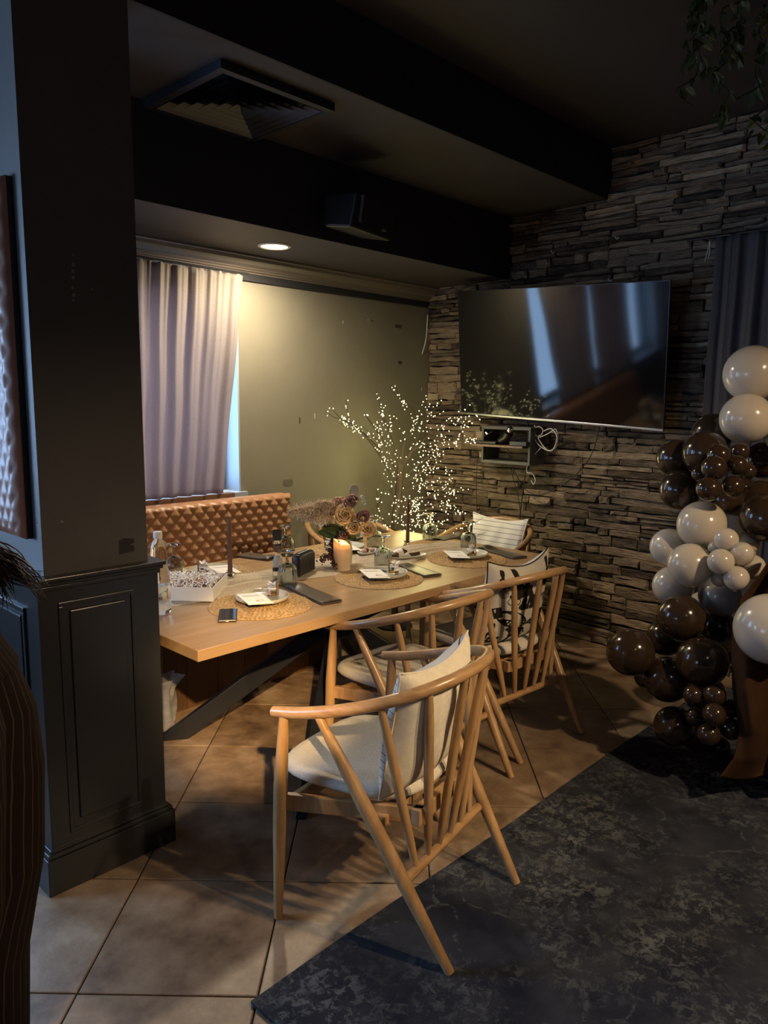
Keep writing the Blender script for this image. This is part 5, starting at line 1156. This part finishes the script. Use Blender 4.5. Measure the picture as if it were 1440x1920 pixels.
# brown drape hanging down in front of the garland and pooling on the rug
def drape(u, v):
    # v 0 top .. 1 floor ; u across
    keys = [(0.0, 1462, 1020, 1560), (0.12, 1425, 1075, 1560), (0.25, 1388, 1125, 1560), (0.42, 1372, 1215, 1560), (0.58, 1374, 1290, 1560), (0.74, 1386, 1370, 1560), (0.88, 1376, 1420, 1560), (1.0, 1350, 1456, 1560)]
    for i in range(len(keys)-1):
        if v <= keys[i+1][0]+1e-9: break
    k0_, k1_ = keys[i], keys[i+1]; t = (v-k0_[0])/(k1_[0]-k0_[0]); t = t*t*(3-2*t)*0.5+t*0.5
    a = k0_[1]+(k1_[1]-k0_[1])*t; py = k0_[2]+(k1_[2]-k0_[2])*t; b_ = k0_[3]+(k1_[3]-k0_[3])*t
    dep = 3.03+0.06*math.sin(u*10+v*5)+0.02*math.sin(u*19-v*7); p = at(a+(b_-a)*u, py+6*math.sin(u*9), dep)
    if p.z < 0.02: p.z = 0.02+0.02*abs(math.sin(u*14+v*20))
    return p
o = MB().grid(drape, 60, 60).build('brown_drape', m_drape, smooth='all', loc=at(1400, 1450, 3.0)); sd = o.modifiers.new('t', 'SOLIDIFY'); sd.thickness = 0.003
tag(o, 'brown velvet drape hanging beside the balloons and pooling on the rug', 'drape')

# ================================================================ hanging vines
lv = MB().grid(lambda u, v: ((v-0.5)*2*0.011*math.sin(PI*min(1, u*0.95+0.03))**0.7, 0.045*u, -0.012*u*u+abs(v-0.5)*0.006), 4, 2).build('leaf', m_leaf, None)
leaf_me = lv.data; bpy.data.objects.remove(lv)
vr = random.Random(31)
def vine(x, y, ln, nl, label, spread=0.05):
    t = thing('hanging_vine', label, 'plant', (x, y, ZC)); pts = [Vector((0,0,0))]
    nS = 9
    for k in range(1, nS+1): pts.append(Vector((vr.gauss(0, spread*0.5), vr.gauss(0, spread*0.5), -ln*k/nS)))
    path = crv(pts, 4); MB().tube(path, 0.003, 5).build('stem', m_stem, t)
    for k in range(int(nl*0.65)):
        p = path[vr.randrange(2, len(path))]; a = vr.uniform(0, 2*PI); o = bpy.data.objects.new('leaf', leaf_me); C.objects.link(o); o.parent = t
        o.location = p+Vector((math.cos(a)*0.012, math.sin(a)*0.012, vr.uniform(-.02,.02))); s_ = vr.uniform(0.7, 1.35); o.scale = (s_, s_, s_)
        o.rotation_euler = (vr.uniform(-1.5, -0.2), vr.uniform(-.5,.5), a)
vq = [((1300, 200), 36, 'leafy vine hanging from the dark ceiling, leftmost of the hanging vines', 2.95), ((1318, 120), 60, 'bushier leafy vine hanging second from the left at the ceiling', 2.85), ((1352, 225), 75, 'long leafy vine hanging in the middle above the dark curtain', 2.9),
      ((1375, 110), 55, 'short leafy vine tangled between the two long ones', 3.05), ((1418, 180), 60, 'leafy vine hanging near the top right corner', 2.95), ((1437, 260), 70, 'longest leafy vine at the top right picture edge', 2.85)]
for (px, py), nl, lb, dep in vq:
    p = at(px, py, dep); vine(p.x, p.y, ZC-p.z, nl, lb)

# ================================================================ person at the left edge
PO = at(-88, 1340, 1.60); PO.z = 0.0
per = thing('person', 'person with long dark hair in brown pinstriped clothes at the left picture edge', 'person', PO, math.atan2(AX.y, AX.x))
# local x = toward picture right (her back), -x = the way she faces; y = away from the camera
def loft(rings, seg=28):
    vs = []; fs = []
    for (x, y, z, rx_, ry_) in rings:
        for k in range(seg):
            a = 2*PI*k/seg; vs.append((x+math.cos(a)*rx_, y+math.sin(a)*ry_, z))
    for i in range(len(rings)-1):
        for k in range(seg): fs.append((i*seg+k, i*seg+(k+1)%seg, (i+1)*seg+(k+1)%seg, (i+1)*seg+k))
    fs.append(tuple(range(seg))[::-1]); fs.append(tuple((len(rings)-1)*seg+k for k in range(seg))); return vs, fs
# body grown as one skin from a skeleton
sk = [((0,0,0.93),.12),((-0.03,0,1.06),.105),((-0.09,0,1.22),.115),((-0.145,0,1.36),.10),((-0.175,0,1.43),.05),((-0.20,0,1.50),.07),((-0.215,0,1.57),.085),((-0.225,0,1.645),.065),
      ((0,-.09,0.86),.085),((-0.01,-.10,0.48),.058),((0.01,-.10,0.09),.04),((-0.10,-.10,0.045),.03),((0,.09,0.86),.085),((-0.01,.10,0.48),.058),((0.01,.10,0.09),.04),((-0.10,.10,0.045),.03),
      ((-0.15,-.17,1.37),.052),((-0.20,-.21,1.14),.042),((-0.33,-.17,0.98),.032),((-0.41,-.14,0.94),.026),((-0.15,.17,1.37),.052),((-0.20,.21,1.14),.042),((-0.33,.17,0.98),.032),((-0.41,.14,0.94),.026)]
ed = [(0,1),(1,2),(2,3),(3,4),(4,5),(5,6),(6,7),(0,8),(8,9),(9,10),(10,11),(0,12),(12,13),(13,14),(14,15),(3,16),(16,17),(17,18),(18,19),(3,20),(20,21),(21,22),(22,23)]
for hand, sgn in ((19, -1), (23, 1)):
    hx, hy, hz = sk[hand][0]
    for f_i, (dy, L_) in enumerate(((-.027,.062),(-.009,.072),(.009,.068),(.026,.055))):
        a = len(sk); sk.append(((hx-0.045, hy+dy, hz-0.005), .009)); sk.append(((hx-0.045-L_*0.6, hy+dy*1.15, hz-0.02), .008)); sk.append(((hx-0.045-L_*0.85, hy+dy*1.2, hz-0.045), .007)); ed += [(hand, a), (a, a+1), (a+1, a+2)]
    a = len(sk); sk.append(((hx-0.012, hy-sgn*0.036, hz-0.01), .010)); sk.append(((hx-0.045, hy-sgn*0.052, hz-0.025), .008)); ed += [(hand, a), (a, a+1)]
me = bpy.data.meshes.new('body'); me.from_pydata([s[0] for s in sk], ed, []); me.update()
body = bpy.data.objects.new('body', me); C.objects.link(body); body.parent = per; me.materials.append(m_skin)
smod = body.modifiers.new('skin', 'SKIN'); smod.use_smooth_shade = True
for i, s in enumerate(sk): me.skin_vertices[0].data[i].radius = (s[1], s[1])
me.skin_vertices[0].data[0].use_root = True
sb_ = body.modifiers.new('sub', 'SUBSURF'); sb_.levels = 1; sb_.render_levels = 2
# face features
fx_, fz_ = -0.302, 1.565
for sy_ in (-1, 1):
    MB().sphere((fx_+0.004, sy_*0.031, fz_+0.01), 0.012, 10, 6).build('eye', m_petalw, per, smooth='all'); MB().sphere((-0.222, sy_*0.088, 1.56), 0.026, 10, 6, (0.7, 0.35, 1.1)).build('ear', m_skin, per, smooth='all')
MB().tube([(fx_-0.002,0,fz_+0.012),(fx_-0.014,0,fz_-0.012),(fx_-0.020,0,fz_-0.028),(fx_,0,fz_-0.034)], [.006,.008,.011,.006], 8).build('nose', m_skin, per, smooth='all')
MB().tube([(fx_+0.008,-.024,fz_-0.055),(fx_-0.004,0,fz_-0.058),(fx_+0.008,.024,fz_-0.055)], [.003,.006,.003], 8).build('mouth', m_rosepink, per, smooth='all')
# trousers: pelvis + two wide legs, jacket with flared hem and sleeves
for sy_ in (-1, 1):
    vs, fs = loft([(-0.035, sy_*.10, 0.03, .088, .095), (-0.025, sy_*.10, 0.30, .094, .10), (0.005, sy_*.095, 0.55, .118, .105), (0.008, sy_*.09, 0.78, .130, .110), (0.004, sy_*.07, 0.93, .132, .112), (-0.008, sy_*.05, 1.06, .105, .100)])
    MB().add(vs, fs).build('trouser_leg', m_pin, per, smooth='all')
vs, fs = loft([(-0.012, 0, 1.03, .128, .185), (-0.014, 0, 1.035, .132, .19), (-0.035, 0, 1.09, .120, .175), (-0.075, 0, 1.18, .118, .170), (-0.115, 0, 1.28, .122, .180), (-0.15, 0, 1.37, .115, .19), (-0.165, 0, 1.42, .075, .12), (-0.18, 0, 1.45, .055, .06)])
MB().add(vs, fs).build('jacket', m_pin, per, smooth='all')
for sy_ in (-1, 1):
    MB().tube([(-0.15, sy_*.15, 1.39), (-0.165, sy_*.19, 1.33), (-0.20, sy_*.215, 1.14), (-0.33, sy_*.172, 0.98)], [.065, .070, .058, .045], 16).build('sleeve', m_pin, per, smooth='all')
    MB().tube([(0.05, sy_*.10, 0.045), (-0.02, sy_*.10, 0.05), (-0.12, sy_*.10, 0.04), (-0.17, sy_*.10, 0.03)], [.035, .042, .038, .02], 12).build('shoe', m_black, per, smooth='all')
# hair: cap plus long strands blown out over the back
b = MB()
def hcap(u, v):
    a = PI*0.30+2*PI*0.70*u+PI*0.0; t = PI*0.62*v; rr = 0.112; return (-0.205-math.cos(a)*rr*math.sin(t)*-1*1.0 if False else -0.205+math.cos(a-PI)*rr*math.sin(t), math.sin(a-PI)*0.098*math.sin(t), 1.575+0.115*math.cos(t))
b.grid(hcap, 30, 14); hr = random.Random(9)
def strand(p, n=8, wd=0.004):
    q = crv([Vector(x_) for x_ in p], n); m = len(q); b.tube(q, [wd*(1-0.9*(i/(m-1))**2) for i in range(m)], 5)
def hp(px, py, dep): v_ = at(px, py, dep)-PO; a = -per.rotation_euler.z; return Vector((v_.x*math.cos(a)-v_.y*math.sin(a), v_.x*math.sin(a)+v_.y*math.cos(a), v_.z))
for k in range(210):
    yy = hr.uniform(-.08, .08); t = hr.random(); dd = 1.60+yy*0.6
    ex = hr.random()**0.7
    tip = hp(-30+115*ex+hr.gauss(0, 5), 1052+ex*52+hr.gauss(0, 13)-12*(1-ex), dd+hr.uniform(-.04,.04))
    midp = hp(-45+60*ex+hr.gauss(0, 8), 1028+28*ex+hr.gauss(0, 13), dd)
    strand([(-0.15, yy, 1.62), (-0.085, yy, 1.50), (-0.05+hr.gauss(0,.008), yy*0.9, 1.38), midp, tip], 6, hr.uniform(0.0016, 0.0045))
for k in range(60):
    yy = hr.uniform(-.07, .07); tip = hp(hr.uniform(-60, 30), 1120+hr.gauss(0, 20), 1.6); strand([(-0.13, yy, 1.58), (-0.09, yy, 1.42), hp(-30+hr.gauss(0, 14), 1040, 1.6+yy*.5), tip], 5, 0.004)
b.build('hair', m_hair, per, smooth='all')
